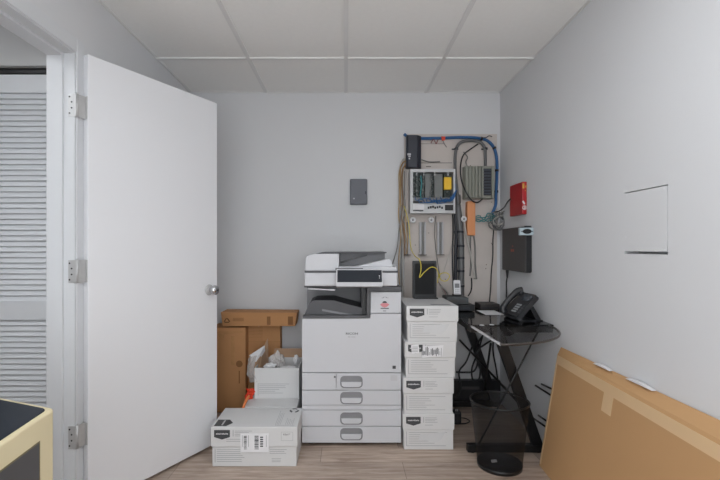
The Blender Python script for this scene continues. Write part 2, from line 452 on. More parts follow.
def paper_box(label, loc, w, d, h, rz=0, lidh=.092, group='closed copy paper boxes', lng=False, sticker=False, skew=0, scuff=False):
    t = thing('paper_box', label, 'paper box', loc, rz, group)
    b = .004
    obj('body', MB().box(-w / 2 + .006, w / 2 - .006, -d / 2 + .006, d / 2 - .006, 0, h - .004, .003), PAPERW, t, local=True)
    lid = MB().box(-w / 2, w / 2, -d / 2, d / 2, h - lidh, h, b)
    lo = obj('lid', lid, PAPERW, t, local=True)
    yf = -d / 2
    bw, bh = .085, .051
    bx = -w / 2 + .018
    zt = h - .016
    sh = [(bx, zt), (bx + bw, zt), (bx + bw, zt - bh * .74), (bx + bw / 2, zt - bh), (bx, zt - bh * .74)]
    bo = obj('badge', MB().prism(sh, 'y', yf - .0012, yf), INK, lo, local=True, label='dark grey badge with white lettering')
    pm = MB().box(bx + bw + .016, bx + bw + .019, yf - .0006, yf, zt - .034, zt)
    print_lines(pm, bx + bw + .026, bx + bw + (.13 if lng else .10), zt - .036, zt - .001, 4, yf, .3)
    if not lng: print_lines(pm, bx + bw + .026, bx + bw + .08, zt - .052, zt - .044, 1, yf, .3)
    else: pm2 = print_lines(MB(), bx + bw - .02, bx + bw + .13, zt - .066, zt - .044, 2, yf, .3); obj('fine_print', pm2, FINE, lo, local=True)
    obj('fine_print', pm, FINE, lo, local=True)
    obj('lettering', MB().text('amazonbasics', .066, Matrix.Translation((bx + bw / 2, yf - .0014, zt - .019)), .0095), WHITEI, lo, local=True)
    yb = yf + .006
    pm = MB()
    fx0, fx1 = -w / 2 + .02, w / 2 - .02
    zz0, zz1 = .022, h - lidh - .012
    if lng:
        pm.box(fx0, fx0 + .003, yb - .0006, yb, zz0, zz1)
        print_lines(pm, fx0 + .01, fx0 + .16, zz0, zz1, 7, yb, .25)
        obj('fine_print', print_lines(MB(), w / 2 - .15, w / 2 - .04, zz1 - .03, zz1, 3, yb, .3), FINE, t, local=True)
        obj('fine_print', print_lines(MB(), w / 2 - .14, w / 2 - .08, zz0, zz0 + .025, 3, yb, .3), FINE, t, local=True)
    else:
        pm.box(fx0, fx0 + .0025, yb - .0006, yb, zz0, zz1).box(fx0, fx1 - .03, yb - .0006, yb, zz0, zz0 + .0025)
        print_lines(pm, fx0 + .015, fx0 + .17, zz0 + .01, zz1, 6, yb, .4)
        print_lines(pm, fx0 + .08, fx1 - .02, zz1 - .012, zz1, 1, yb, .2)
    obj('fine_print', pm, FINE, t, local=True)
    # clear tape flap across the lid joint
    if scuff:
        tp = MB()
        tp.prism([(w / 2 - .20, h - lidh - .03), (w / 2 - .05, h - lidh - .012), (w / 2 - .075, h - lidh - .055), (w / 2 - .10, h - lidh - .075), (w / 2 - .21, h - lidh - .06)], 'y', yb - .0012, yb)
        obj('tape_flap', tp, mat('clear_tape', (206, 207, 208), .22), t, local=True, label='loose strip of clear tape')
    return t, lo


# the stack of four beside the copier
SY = 2.568
for i, (px0, px1, lab) in enumerate(((403, 454.6, 'closed white paper box on the floor, bottom of stack beside copier'),
                                     (403.2, 454, 'closed white paper box second from the floor in stack beside copier'),
                                     (405, 456.3, 'closed white paper box with torn shipping sticker, third from floor in stack'),
                                     (407, 458.8, 'closed white paper box topmost of stack beside copier, black router on it'))):
    xa, xb = X(px0, SY), X(px1, SY)
    t, lo = paper_box(lab, ((xa + xb) / 2, SY + .22, .2105 * i), xb - xa, .44, .2105, R((0, 0, 0, -.5)[i]), scuff=i in (0, 3))
    if i == 2:
        w_ = xb - xa
        small = obj('sticker', MB().prism([(-.115, .193), (-.07, .196), (-.066, .147), (-.11, .143)], 'y', -.2216, -.2212), PAPER, t, local=True, label='small torn white sticker over the badge')
        st = obj('sticker', MB().prism([(-.045, .187), (.075, .191), (.068, .128), (-.05, .119)], 'y', -.2210, -.2200), PAPER, t, local=True, label='torn white shipping sticker')
        q = MB()
        for j in range(16):
            xx = -.052 + j * .0075; q.box(xx, xx + rng.uniform(.0015, .005), -.2225, -.2209, .128 + rng.random() * .012, .150 + rng.random() * .034)
        obj('barcode', q, INK, st, local=True)
        q = MB()
        for j in range(4): q.box(-.11 + .001 * j, -.075, -.2225, -.2216, .153 + j * .009, .156 + j * .009)
        obj('label_print', q, FINE, small, local=True)
    if i == 3:
        q = MB().box(.0, .115, -.195, -.135, .2105, .2112)
        obj('hand_slot', q, FINE, t, local=True)

# floor box in front on the left
FY = 2.37
xa, xb = X(210.8, FY), X(297.5, FY)
tb, lo = paper_box('wide closed white paper box with shipping label on floor beside door', ((xa + xb) / 2, FY + .143, 0), xb - xa, .286, .2155, 0, .107, lng=True)
w_, d_ = xb - xa, .286
q = MB().prism([(-w_ / 2 + .012, -d_ / 2 + .012), (-w_ / 2 + .078, -d_ / 2 + .012), (-w_ / 2 + .105, -d_ / 2 + .055), (-w_ / 2 + .078, -d_ / 2 + .1), (-w_ / 2 + .012, -d_ / 2 + .1)], 'z', .2155, .2165)
bo = obj('badge', q, INK, lo, local=True, label='dark grey badge on top of lid')
Mt = Matrix.Translation((-w_ / 2 + .052, -d_ / 2 + .056, .2168)) @ Matrix.Rotation(R(90), 4, 'Z') @ Matrix.Rotation(R(-90), 4, 'X')
obj('lettering', MB().text('amazonbasics', .068, Mt, .012), WHITEI, bo, local=True)
q = MB()
for j in range(4): q.box(w_ / 2 - .125 + j * .0085, w_ / 2 - .1235 + j * .0085, -d_ / 2 + .03, d_ / 2 - .05 - rng.random() * .04, .2155, .2160)
obj('fine_print', q, FINE, lo, local=True)
q = MB()
for j in range(5): q.box(w_ / 2 - .07 + j * .0095, w_ / 2 - .0685 + j * .0095, -d_ / 2 + .03, -d_ / 2 + .09 + rng.random() * .05, .2155, .2160)
obj('fine_print', q, FINE, lo, local=True)
obj('fine_print', MB().box(w_ / 2 - .125, w_ / 2 - .02, -d_ / 2 + .022, -d_ / 2 + .024, .2155, .2160), FINE, lo, local=True)
q = MB()
for k in range(3):
    a = R(90 + 120 * k); c_ = Vector((w_ / 2 - .045, d_ / 2 - .045))
    pts = [(c_.x + .028 * math.cos(a + R(x)), c_.y + .034 * math.sin(a + R(x))) for x in (-42, -20, 0, 20, 35)]
    inn = [(c_.x + .017 * math.cos(a + R(x)), c_.y + .021 * math.sin(a + R(x))) for x in (35, 20, 0, -20, -42)]
    q.prism(pts + inn, 'z', .2155, .2162)
obj('recycling_mark', q, INK, lo, local=True)
q = MB().box(-w_ / 2 + .160, -w_ / 2 + .312, -d_ / 2 - .0022, -d_ / 2 - .0004, .081, .182)
st = obj('shipping_label', q, PAPER, tb, local=True, label='white shipping label with barcodes')
yl = -d_ / 2 - .0022
for (b0_, b1_) in ((.178, .194), (.236, .258)):
    q = MB()
    for j in range(22):
        zc = .096 + j * .0034; q.box(-w_ / 2 + b0_, -w_ / 2 + b1_, yl - .0005, yl, zc, zc + rng.uniform(.0008, .0028))
    obj('barcode', q, INK, st, local=True)
q = MB()
for j in range(5): q.box(-w_ / 2 + .266, -w_ / 2 + .282, yl - .0005, yl, .110 + j * .012, .117 + j * .012)
obj('label_print', q, INK, st, local=True)
for b0_ in (.169, .202, .298):
    obj('label_print', MB().box(-w_ / 2 + b0_, -w_ / 2 + b0_ + .0025, yl - .0005, yl, .11, .172), FINE, st, local=True)
q = MB(); yf = -d_ / 2
xs, xe, za, zb_ = w_ / 2 - .088, w_ / 2 - .026, .142, .188
q.box(xs, xe, yf - .0006, yf, za, za + .0012).box(xs, xe, yf - .0006, yf, zb_, zb_ + .0012).box(xs, xs + .0012, yf - .0006, yf, za, zb_).box(xe, xe + .0012, yf - .0006, yf, za, zb_)
obj('size_frame', q, FINE, lo, local=True)
obj('lettering', MB().text('8.5x11"', .036, Matrix.Translation((w_ / 2 - .058, yf - .0008, .176)), .0095), INK, lo, local=True)

# covered box behind it, and the opened box standing on it
UY = 2.685
paper_box('closed white paper box under the torn-open box, behind the labelled floor box', ((-.625 - .297) / 2, UY + .215, 0), .326, .43, .2105)
oy0, oy1 = 2.83, 3.11
ox0, ox1 = X(254.5, oy0), X(299, oy0)
oz0 = .2115; oz1 = Z(368, oy0)
t = thing('open_carton', 'torn-open white carton stuffed with plastic, atop a closed paper box', 'carton', ((ox0 + ox1) / 2, (oy0 + oy1) / 2, oz0))
o = MB().box(ox0, ox1, oy0, oy0 + .005, oz0, oz1).box(ox0, ox0 + .005, oy0 + .005, oy1 - .005, oz0, oz1).box(ox1 - .005, ox1, oy0 + .005, oy1 - .005, oz0, oz1).box(ox0, ox1, oy1 - .005, oy1, oz0, oz1).box(ox0 + .005, ox1 - .005, oy0 + .005, oy1 - .005, oz0, oz0 + .005)
obj('body', o, PAPERW, t)
pm = MB(); yb = oy0
print_lines(pm, ox0 + .03, ox1 - .06, oz0 + .03, oz0 + .10, 6, yb, .5); pm.box(ox0 + .022, ox0 + .0245, yb - .0006, yb, oz0 + .02, oz0 + .10)
obj('fine_print', pm, FINE, t)
a_, b_ = at(268.5, 368, oy1), at(300, 348.5, oy1 + .02)
obj('back_flap', MB().hexa([(ox0 + .075, oy1 - .004, oz1 - .002), (ox1, oy1 - .004, oz1 - .002), (ox1, oy1, oz1 - .002), (ox0 + .075, oy1, oz1 - .002),
                            (ox0 + .08, oy1 + .021, b_.z), (ox1 - .004, oy1 + .021, b_.z), (ox1 - .004, oy1 + .025, b_.z), (ox0 + .08, oy1 + .025, b_.z)]), INNER, t, label='brown inner side of the raised back flap')
fl = MB()
P = [at(254.5, 371, 2.93), at(271, 374, 2.98), at(268, 338, 3.06), at(264.5, 343.5, 3.05), at(249.5, 355, 2.98)]
def thick(mb, pts, dv):
    n = len(pts); A = [mb.bm.verts.new(p) for p in pts]; B = [mb.bm.verts.new(Vector(p) + Vector(dv)) for p in pts]
    mb.bm.faces.new(A); mb.bm.faces.new(B[::-1])
    for i in range(n): mb.bm.faces.new((A[i], B[i], B[(i + 1) % n], A[(i + 1) % n]))
    return mb
thick(fl, [at(254.5, 369, 2.86), at(257, 379, 2.85), at(268.5, 369, 3.08), at(267.5, 338.5, 3.10), at(264.5, 345, 3.08), at(249.5, 355.5, 2.93)], (.002, .004, 0))
obj('side_flap', fl, INNER, t, label='torn side flap standing up')
fl = MB(); thick(fl, [at(249.3, 355.3, 2.925), at(264.6, 345.5, 3.05), at(265, 351, 3.05), at(258, 362.5, 2.94), at(255, 364, 2.9)], (.0, .003, .0))
obj('torn_paper', fl, PAPER, t, label='white torn paper layer folded over the flap')

def crumple(c, rx, ry, rz, seed, n=26):
    mb = MB(); r = bmesh.ops.create_icosphere(mb.bm, subdivisions=4, radius=1)
    off = Vector((seed * 7.3, seed * 3.1, seed * 1.7))
    for v in r['verts']:
        q = v.co.copy()
        k = 1 + .38 * mnoise.noise(q * 1.7 + off) + .22 * mnoise.noise(q * 4.1 + off)
        v.co = Vector((c[0] + q.x * rx * k, c[1] + q.y * ry * k, c[2] + q.z * rz * k))
    return mb
b0 = crumple(at(277, 362, 3.02), .05, .06, .065, 1)
tag(obj('plastic_bag', b0, BAG), 'clear crumpled plastic bag poking up in the torn-open white carton', 'plastic bag')
b1 = crumple(at(296, 360, 3.0), .017, .03, .035, 5)
tag(obj('paper_wad', b1, PAPER), 'small crumpled paper wad at right corner of the torn-open carton', 'paper wad')
b2 = crumple(at(270, 366, 2.92), .04, .04, .018, 3)
tag(obj('paper_wad', b2, PAPER), 'white crumpled paper at front left inside the torn-open carton', 'paper wad')
b4 = crumple(at(288, 368, 2.92), .05, .04, .014, 9)
tag(obj('paper_wad', b4, PAPER), 'flat crumpled white paper at front middle inside the torn-open carton', 'paper wad')
hb = MB(); off = Vector((3, 1, 2))
def bagf(u, v):
    p = at(247.2 + 7 * u + 3 * (v - .5) ** 2 * 4, 356 + 26 * v, 2.90 - .07 * u)
    q = Vector((u * 3, v * 5, 0)); return p + Vector((.008 * mnoise.noise(q + off), .012 * mnoise.noise(q * 1.3), .006 * mnoise.noise(q * 2)))
hb.sheet(bagf, 8, 16, .001)
obj('plastic_liner', hb, BAG, t, label='clear plastic hanging over the left side')
rb = MB()
def redf(u, v):
    p = at(246 + 8 * u + 1.5 * math.sin(v * 6), 388.5 + 11 * v, 2.80 + .035 * u)
    q = Vector((u * 3, v * 3, 0)); return p + Vector((.004 * mnoise.noise(q + off), .01 * mnoise.noise(q * 2), .004 * mnoise.noise(q * 1.5)))
rb.sheet(redf, 8, 8, .002)
rt = thing('red_strap', 'orange red plastic strap beside the torn-open carton on the lower box', 'strap', (-.62, 2.8, .2105))
obj('red_band', rb, ORRED, rt)
rb = MB().ring([at(249, 396, 2.79), at(246.5, 400, 2.72), at(243.5, 407, 2.668), at(242.2, 413, 2.664)], .008, 8)
obj('orange_tail', rb, mat('orange_plastic', (226, 128, 72), .45), rt)

# ------------------------------------------------------------------ tall brown cartons behind
BY = 3.155
KRAFTF = mat('brown_print_faint', (136, 94, 56), .8)
def tall_box(lab, x0, x1, y0, y1, z1, extra):
    t = thing('tall_carton', lab, 'cardboard box', ((x0 + x1) / 2, (y0 + y1) / 2, 0), group='tall brown cartons')
    obj('body', MB().box(x0, x1, y0, y1, 0, z1, .004), KRAFT, t)
    extra(t, x0, x1, y0, z1)
    return t
def ex1(t, x0, x1, y0, z1):
    q = MB()
    q.prism([(x0 + .002, z1 - .028), (x1 - .02, z1 - .022), (x1 - .02, z1 - .036), (x0 + .10, z1 - .05), (x0 + .09, z1 - .09), (x0 + .07, z1 - .08), (x0 + .05, z1 - .045), (x0, z1 - .042)], 'y', y0 - .001, y0)
    obj('tape', q, TAPEB, t)
    obj('tape', MB().box(x1 - .105, x1 - .078, y0 - .001, y0, z1 - .27, z1 - .06), TAPEB, t)
    q = MB(); c = (x1 - .045, z1 - .26)
    q.prism([(c[0] + .024 * math.cos(R(a)), c[1] + .024 * math.sin(R(a))) for a in range(0, 360, 20)], 'y', y0 - .0008, y0)
    obj('printed_mark', q, KRAFTF, t)
    obj('printed_mark', MB().box(x1 - .049, x1 - .041, y0 - .0008, y0, z1 - .40, z1 - .31), KRAFTF, t)
def ex2(t, x0, x1, y0, z1):
    q = MB()
    for j in range(4): q.prism([(x0 + .005, z1 - .035 - j * .022), (x0 + .11, z1 - .03 - j * .022 + rng.uniform(-.004, .004)), (x0 + .11, z1 - .036 - j * .022), (x0 + .005, z1 - .041 - j * .022)], 'y', y0 - .001, y0)
    q.box(x0 + .002, x1 - .004, y0 - .001, y0, z1 - .136, z1 - .132)
    obj('tape', q, TAPEB, t)
    q = MB().box(x0 + .11, x1 - .003, y0 - .0008, y0, z1 - .128, z1 - .004)
    for ux_, w2 in ((.055, .02), (.085, .014), (.17, .016)):
        wb = crumple((x0 + ux_, y0 - .012, z1 - .008), w2, .012, .008, ux_ * 40)
        obj('packing_paper', wb, PAPER, t)
    obj('panel_flap', q, mat('brown_cardboard_lighter', (193, 143, 96), .8, var=.05), t)
x1a = X(245.6, BY)
tall_box('tall brown carton with torn tape beside the open door', x1a - .25, x1a, BY, 3.345, Z(327.6, BY), ex1)
BY2 = 3.25
x2a, x2b = X(247.8, BY2), X(280.3, BY2)
tall_box('tall brown carton behind the torn-open white carton', x2a, x2b, BY2, 3.345, Z(323.6, BY2), ex2)
q = MB()
lz = Z(323.6, BY2)
xa, xb = X(221, 3.14), X(297, 3.14)
t = thing('long_carton', 'long flat brown carton lying across the two tall cartons', 'cardboard box', ((xa + xb) / 2, 3.24, lz))
zt2 = Z(312.2, 3.14)
obj('body', MB().hexa([(xa + .012, 3.14, lz + .001), (xb - .014, 3.14, lz + .001), (xb - .014, 3.30, lz + .001), (xa + .012, 3.30, lz + .001),
                       (xa, 3.135, zt2), (xb, 3.135, zt2 - .004), (xb, 3.30, zt2 - .004), (xa, 3.30, zt2)]), KRAFT, t)
q = MB(); cx_, cz_ = X(227, 3.14), lz + .04
for k in range(3):
    a = R(90 + 120 * k); b2_ = R(90 + 120 * (k + 1))
    p0 = Vector((cx_ + .026 * math.cos(a), cz_ + .022 * math.sin(a))); p1 = Vector((cx_ + .026 * math.cos(b2_), cz_ + .022 * math.sin(b2_)))
    p0, p1 = p0.lerp(p1, .12), p0.lerp(p1, .86); n_ = (p1 - p0).normalized(); m_ = Vector((-n_.y, n_.x)) * .0035
    q.prism([p0 + m_, p1 + m_, p1 - m_, p0 - m_], 'y', 3.1345, 3.138)
obj('recycling_mark', q, KRAFTD, t)
for p0_, p1_ in ((267, 270.5), (288, 293)):
    obj('printed_mark', MB().box(X(p0_, 3.14), X(p1_, 3.14), 3.1345, 3.142, lz + .01, lz + .07), KRAFTF, t)
q = MB()
for k in range(3): q.box(X(233, 3.14), X(244, 3.14), 3.1345, 3.142, lz + .038 + .009 * k, lz + .041 + .009 * k)
obj('printed_lines', q, KRAFTF, t)

# ------------------------------------------------------------------ the copier
PY = 2.61
def PX(px): return X(px, PY)
def PZ(py): return Z(py, PY)
xl, xr = PX(302), PX(401.2)
cp = thing('office_copier', 'white multifunction office copier with four paper drawers in room centre', 'copier', ((xl + xr) / 2, 2.92, 0))
yb_ = 3.235
obj('cabinet', MB().box(xl, xr, PY + .017, yb_, .03, PZ(319.5), .004), MFP, cp)
colx = PX(370.6)
obj('right_column', MB().box(colx, xr, PY + .017, yb_, PZ(319.5), PZ(292), .003), MFP, cp)
obj('gap_shade_plinth', MB().box(xl + .012, xr - .012, PY + .032, yb_ - .02, .009, .03), BLACKP, cp)  # plinth drawn forward and low in black to stand in for under-body shade
for px_, yy in ((311, 2.66), (383, 2.66), (390, 2.70), (330, 2.74), (311, 3.18), (390, 3.18)):
    xx = X(px_, yy)
    obj('caster', MB().cyl((xx - .012, yy, .0165), (xx + .012, yy, .0165), .0165, 14).box(xx - .016, xx + .016, yy - .012, yy + .012, .018, .03), BLACKP, cp)
fp = [(xl, PZ(372.4)), (xr, PZ(372.4)), (xr, PZ(313.9)), (colx, PZ(313.9)), (colx, PZ(318.8)), (xl, PZ(318.8))]
fr = obj('front_cover', MB().prism(fp[::-1], 'y', PY, PY + .017, bev=.002), MFP, cp)
obj('lettering', MB().text('RICOH', PX(357.8) - PX(345.8), Matrix.Translation((PX(351.9), PY - .0007, PZ(333.6))), .0135), INK, fr, label='dark brand lettering')
obj('lettering', MB().text('IM 3500', PX(355.2) - PX(348), Matrix.Translation((PX(351.6), PY - .0007, PZ(336.9))), .0065), FINE, fr)
obj('logo_square', MB().box(PX(392.5), PX(395.8), PY - .0007, PY, PZ(368.8), PZ(365.7)), INK, fr)
up = obj('upper_cover', MB().prism([(colx + .001, PZ(312.9)), (xr, PZ(312.9)), (xr, PZ(292.2)), (colx + .001, PZ(292.2))], 'y', PY, PY + .017, bev=.003), MFP, cp)
# badge sticker
sx, ys = PX(384.6), PY - .0007
sk = MB().prism([(PX(379.9), PZ(304.6)), (PX(382), PZ(303.2)), (PX(387.5), PZ(303.2)), (PX(389.6), PZ(304.6)), (PX(386.8), PZ(306.8)), (sx, PZ(307.6)), (PX(382.4), PZ(306.8))], 'y', ys, PY)
so = obj('badge_sticker', sk, PINK, up, label='small red and black badge sticker')
obj('badge_cap', MB().prism([(PX(382.4), PZ(303.0)), (PX(387), PZ(303.0)), (PX(386.6), PZ(301.7)), (PX(385.5), PZ(301.1)), (PX(383.9), PZ(301.1)), (PX(382.8), PZ(301.7))], 'y', ys, PY), INK, up)
q = MB().box(PX(380.6), PX(388.8), ys, PY, PZ(308.9), PZ(307.9)).box(PX(383), PX(386.2), ys, PY, PZ(311.3), PZ(310.6))
for k in range(5): q.prism([(PX(381.8 + k * 1.4), PZ(298.2 - .9 * math.sin(k / 4 * 3.14) + (k % 2) * .6)), (PX(382.7 + k * 1.4), PZ(298.2 - .9 * math.sin(k / 4 * 3.14))), (PX(382.2 + k * 1.4), PZ(297.2 - .9 * math.sin(k / 4 * 3.14)))], 'y', ys, PY)
obj('badge_print', q, MFPG, up)
# dark trims around the delivery bay
obj('bay_lip', MB().box(xl + .004, colx, PY + .003, PY + .05, PZ(318.6), PZ(315.6), .002), MFPG, cp)
obj('bay_post', MB().box(PX(366.6), colx - .0005, PY + .003, PY + .05, PZ(315.4), PZ(287.4), .002), MFPG, cp)
obj('top_cap', MB().box(PX(366.6), xr + .002, PY - .003, yb_, PZ(291.9), PZ(286.6), .004), MFPG, cp)
obj('card_reader', MB().box(PX(386), PX(399), PY + .01, PY + .09, PZ(286.6), PZ(284.8), .002), BLACKP, cp)
obj('bay_ceiling', MB().box(xl + .012, PX(366.4), PY + .012, 2.945, PZ(287.6), PZ(286.1)), MFPG, cp)
obj('bay_back', MB().box(xl, colx, 2.95, yb_ - .01, PZ(319.4), PZ(285.5)), MFPM, cp)
obj('bay_inner_wall', MB().box(PX(362), PX(366.4), PY + .06, 2.945, PZ(319), PZ(286)), BLACKP, cp)
tz = lambda py: Z(py, 2.66)
tx = lambda px: X(px, 2.66)
prof = [(tx(303.5), tz(317.6)), (tx(309), tz(303.5)), (tx(314), tz(300.6)), (tx(334), tz(300.4)), (tx(346), tz(304)), (tx(360), tz(307.5)), (tx(362), tz(308)), (tx(362), tz(318.6)), (tx(304), tz(318.6))]
tr_ = obj('delivery_tray', MB().prism(prof, 'y', PY + .055, 2.945), MFPG, cp, label='charcoal delivery tray with a raised left hump')
obj('paper_stop', MB().prism([(tx(322), tz(309)), (tx(353), tz(314.5)), (tx(352), tz(316.5)), (tx(322), tz(311))], 'y', PY + .049, PY + .055), MFPM, tr_)
obj('bay_guide', MB().hexa([(PX(307.5), PY + .005, PZ(289.3)), (PX(335), PY + .005, PZ(291)), (PX(335), PY + .09, PZ(291)), (PX(307.5), PY + .09, PZ(289.3)),
                            (PX(307.5), PY + .005, PZ(288)), (PX(335), PY + .005, PZ(289.4)), (PX(335), PY + .09, PZ(289.4)), (PX(307.5), PY + .09, PZ(288))]), MFPL, cp)
# drawers
dr = ((389.9, 373.2), (405.0, 390.6), (426.0, 410.4), (442.8, 426.7))
for i, (yb1, yt1) in enumerate(dr):
    x0_, x1_ = xl, xr
    if i == 0: x0_ = PX(336.6)
    d = obj('drawer', MB().box(x0_, x1_, PY, PY + .0165, PZ(yb1), PZ(yt1), .002), MFP, cp)
    if i == 0: obj('side_panel', MB().box(xl, PX(336.1), PY, PY + .0165, PZ(yb1), PZ(yt1), .002), MFP, d); obj('latch_dot', MB().cyl((PX(334.8), PY - .001, PZ(376.9)), (PX(334.8), PY, PZ(376.9)), .006, 12), MFPG, d)
    hc = (375.9, 391.9, 412.4, 428)[i]
    hz1, hz0 = PZ(hc), PZ(hc + 12)
    hx0, hx1 = PX(340.2), PX(362.7)
    ro = rrect(hx0, hx1, hz0, hz1, .024); ri = rrect(hx0 + .005, hx1 - .005, hz0 + .005, hz1 - .005, .02)
    q = MB(); yy0, yy1 = PY - .003, PY
    n = len(ro); A = [q.bm.verts.new((p[0], yy0, p[1])) for p in ro]; B = [q.bm.verts.new((p[0], yy0, p[1])) for p in ri]
    A2 = [q.bm.verts.new((p[0], yy1, p[1])) for p in ro]; B2 = [q.bm.verts.new((p[0], yy1, p[1])) for p in ri]
    for k in range(n):
        k2 = (k + 1) % n
        q.bm.faces.new((A[k], A[k2], B[k2], B[k])); q.bm.faces.new((A2[k], B2[k], B2[k2], A2[k2]))
        q.bm.faces.new((A[k], A2[k], A2[k2], A[k2])); q.bm.faces.new((B[k], B[k2], B2[k2], B2[k]))
    ho = obj('handle', q, MFPM, d, label='grey oval pull recess')
    obj('recess', MB().prism(ri, 'y', PY - .0006, PY), MFPM, ho)
    zc = hz0 + .47 * (hz1 - hz0)
    obj('pull', MB().prism([(hx0 + .007, zc + .004), (hx1 - .007, zc + .004), (hx1 - .009, hz0 + .016), (hx1 - .022, hz0 + .007), (hx0 + .022, hz0 + .007), (hx0 + .009, hz0 + .016)], 'y', PY - .009, PY - .0006, bev=.002), MFP, ho)
obj('filler_strip', MB().box(xl, xr, PY + .001, PY + .0165, PZ(409.8), PZ(405.5), .001), MFP, cp)
obj('size_label', MB().box(PX(390.5), PX(397.3), PY - .0007, PY, PZ(380.8), PZ(375.2)), MFPL, cp)
# scanner unit
sl, sr = PX(304.5), PX(397.4)
obj('scanner_body', MB().box(sl, sr, PY - .012, yb_, PZ(286), PZ(272.6), .008, 3), MFP, cp)
obj('lid_seam', MB().box(sl + .001, sr + .002, PY - .01, yb_ - .01, PZ(272.6), PZ(270.8)), MFPG, cp)
hl, hr_ = PX(305.2), PX(339)
obj('feeder_hood', MB().prism([(hl, PZ(270.8)), (hr_, PZ(270.8)), (hr_, PZ(253.8)), (hl + .045, PZ(253.8)), (hl + .012, PZ(256)), (hl + .004, PZ(259))], 'y', PY - .004, 3.12, bev=.004), MFP, cp)
cap = MB()
cap.prism([(PX(307), PZ(255.6)), (PX(321), PZ(252.4)), (PX(340), PZ(252.2)), (PX(340), PZ(253.7)), (PX(321), PZ(253.8)), (PX(309), PZ(256.4))], 'y', PY + .0, 3.13)
obj('feeder_cover', cap, MFPG, cp)
obj('platen_lid', MB().box(hr_, sr - .004, PY - .006, yb_ - .02, PZ(270.8), PZ(266.6), .003), MFP, cp)
# feed tray: a raised grey tray rising to the right with a back wall
ft = MB().prism([(PX(340), PZ(265)), (PX(387), PZ(253.4)), (PX(387), PZ(251.8)), (PX(340), PZ(263))], 'y', 2.83, 3.12)
obj('feed_tray', ft, MFPM, cp)
obj('feeder_wall', MB().prism([(PX(339.2), PZ(266.4)), (PX(366), PZ(266.4)), (PX(387.5), PZ(260)), (PX(387.5), PZ(253.6)), (PX(339.2), PZ(253.6))], 'y', 2.79, 2.83), MFPM, cp)
obj('feeder_top_edge', MB().box(PX(339.2), PX(388), 2.70, 3.12, PZ(253.4), PZ(252.1), .002), MFPG, cp)
obj('edge_guide', MB().prism([(PX(340), PZ(262.2)), (PX(360), PZ(256.4)), (PX(368), PZ(255)), (PX(368), PZ(256)), (PX(354), PZ(259.8)), (PX(340), PZ(264.5))], 'y', 2.72, 2.73), BLACKP, cp)
obj('exit_tray', MB().prism([(PX(357), PZ(266.5)), (PX(393), PZ(266.5)), (PX(391), PZ(260.0)), (PX(387), PZ(259.4))], 'y', PY + .02, 2.789), MFP, cp)
# control panel, tilted
yc0, yc1 = 2.53, 2.565
cl, crr = X(336, yc0), X(382.8, yc0)
z0_, z1_ = Z(286.4, yc0), Z(269, yc1)
tl = math.atan2(yc1 - yc0, z1_ - z0_)
Mc = Matrix.Translation(((cl + crr) / 2, yc0, z0_)) @ Matrix.Rotation(-tl, 4, 'X')
hh = (z1_ - z0_) / math.cos(tl); ww = crr - cl
pn = obj('control_panel', MB().prism(rrect(-ww / 2, ww / 2, 0, hh, .008), 'y', 0, .022, M=Mc, bev=.002), MFPL, cp, label='tilted light grey control panel with dark touch screen')
obj('screen', MB().prism(rrect(-ww / 2 + .007, ww / 2 - .004, .025, hh - .007, .003), 'y', -.0016, .001, M=Mc), SCREEN, pn)
obj('indicator', MB().cyl(Mc @ Vector((ww / 2 - .018, -.0026, .062)), Mc @ Vector((ww / 2 - .018, -.001, .062)), .003, 10).cyl(Mc @ Vector((ww / 2 - .018, -.0026, .05)), Mc @ Vector((ww / 2 - .018, -.001, .05)), .002, 10), PAPER, pn)
obj('panel_back_edge', MB().box(X(335.4, yc1), X(363, yc1), yc1 + .004, yc1 + .03, Z(270, yc1), Z(268.2, yc1)), MFPG, pn)
obj('panel_arm', MB().box(-ww / 2 + .05, ww / 2 - .05, .02, .07, .01, .05, M=Mc), MFPG, pn)

# ------------------------------------------------------------------ grey box on the wall
gy = YB - .035
gx0, gx1, gz0, gz1 = X(350, gy), X(367.3, gy), Z(204.5, gy), Z(178.8, gy)
t = thing('wall_unit', 'small slate grey plastic box mounted alone on the back wall', 'wall box', ((gx0 + gx1) / 2, YB, gz0))
obj('cover', MB().box(gx0, gx1, gy, YB, gz0, gz1, .008, 3), GREYBX, t)
obj('lock_slot', MB().box(gx1 - .016, gx1 - .009, gy - .001, gy, gz0 + .078, gz0 + .1), BLACKP, t)
obj('logo_dot', MB().cyl((gx0 + .03, gy - .0008, gz0 + .045), (gx0 + .03, gy, gz0 + .045), .006, 12), MFPL, t)

# ------------------------------------------------------------------ backboard and what hangs on it
BF = YB - .018
bx0, bx1 = X(404.5, BF), X(497, BF)
t = thing('backboard', 'taupe painted plywood board on the back wall behind the phone equipment', 'board', ((bx0 + bx1) / 2, YB, .66))
obj('board_panel', MB().box(bx0, bx1, BF, YB - .001, .66, Z(134, BF)), BOARD, t)
q = MB()
for k in range(26): 
    px_, py_ = rng.uniform(408, 494), rng.uniform(138, 300); p = at(px_, py_, BF); q.cyl((p.x, BF - .001, p.z), (p.x, BF, p.z), .004, 8)
obj('screw_holes', q, mat('screw_hole_brown', (120, 108, 98), .7), t)
q = MB().box(X(420, BF), X(444, BF), BF - .0008, BF, Z(144, BF), Z(143.6, BF)).box(X(421, BF), X(452, BF), BF - .0008, BF, Z(163.2, BF), Z(162.6, BF)).box(X(426, BF), X(431, BF), BF - .0008, BF, Z(167, BF), Z(166.2, BF))
obj('pencil_marks', q, mat('board_mark', (96, 86, 80), .7), t)

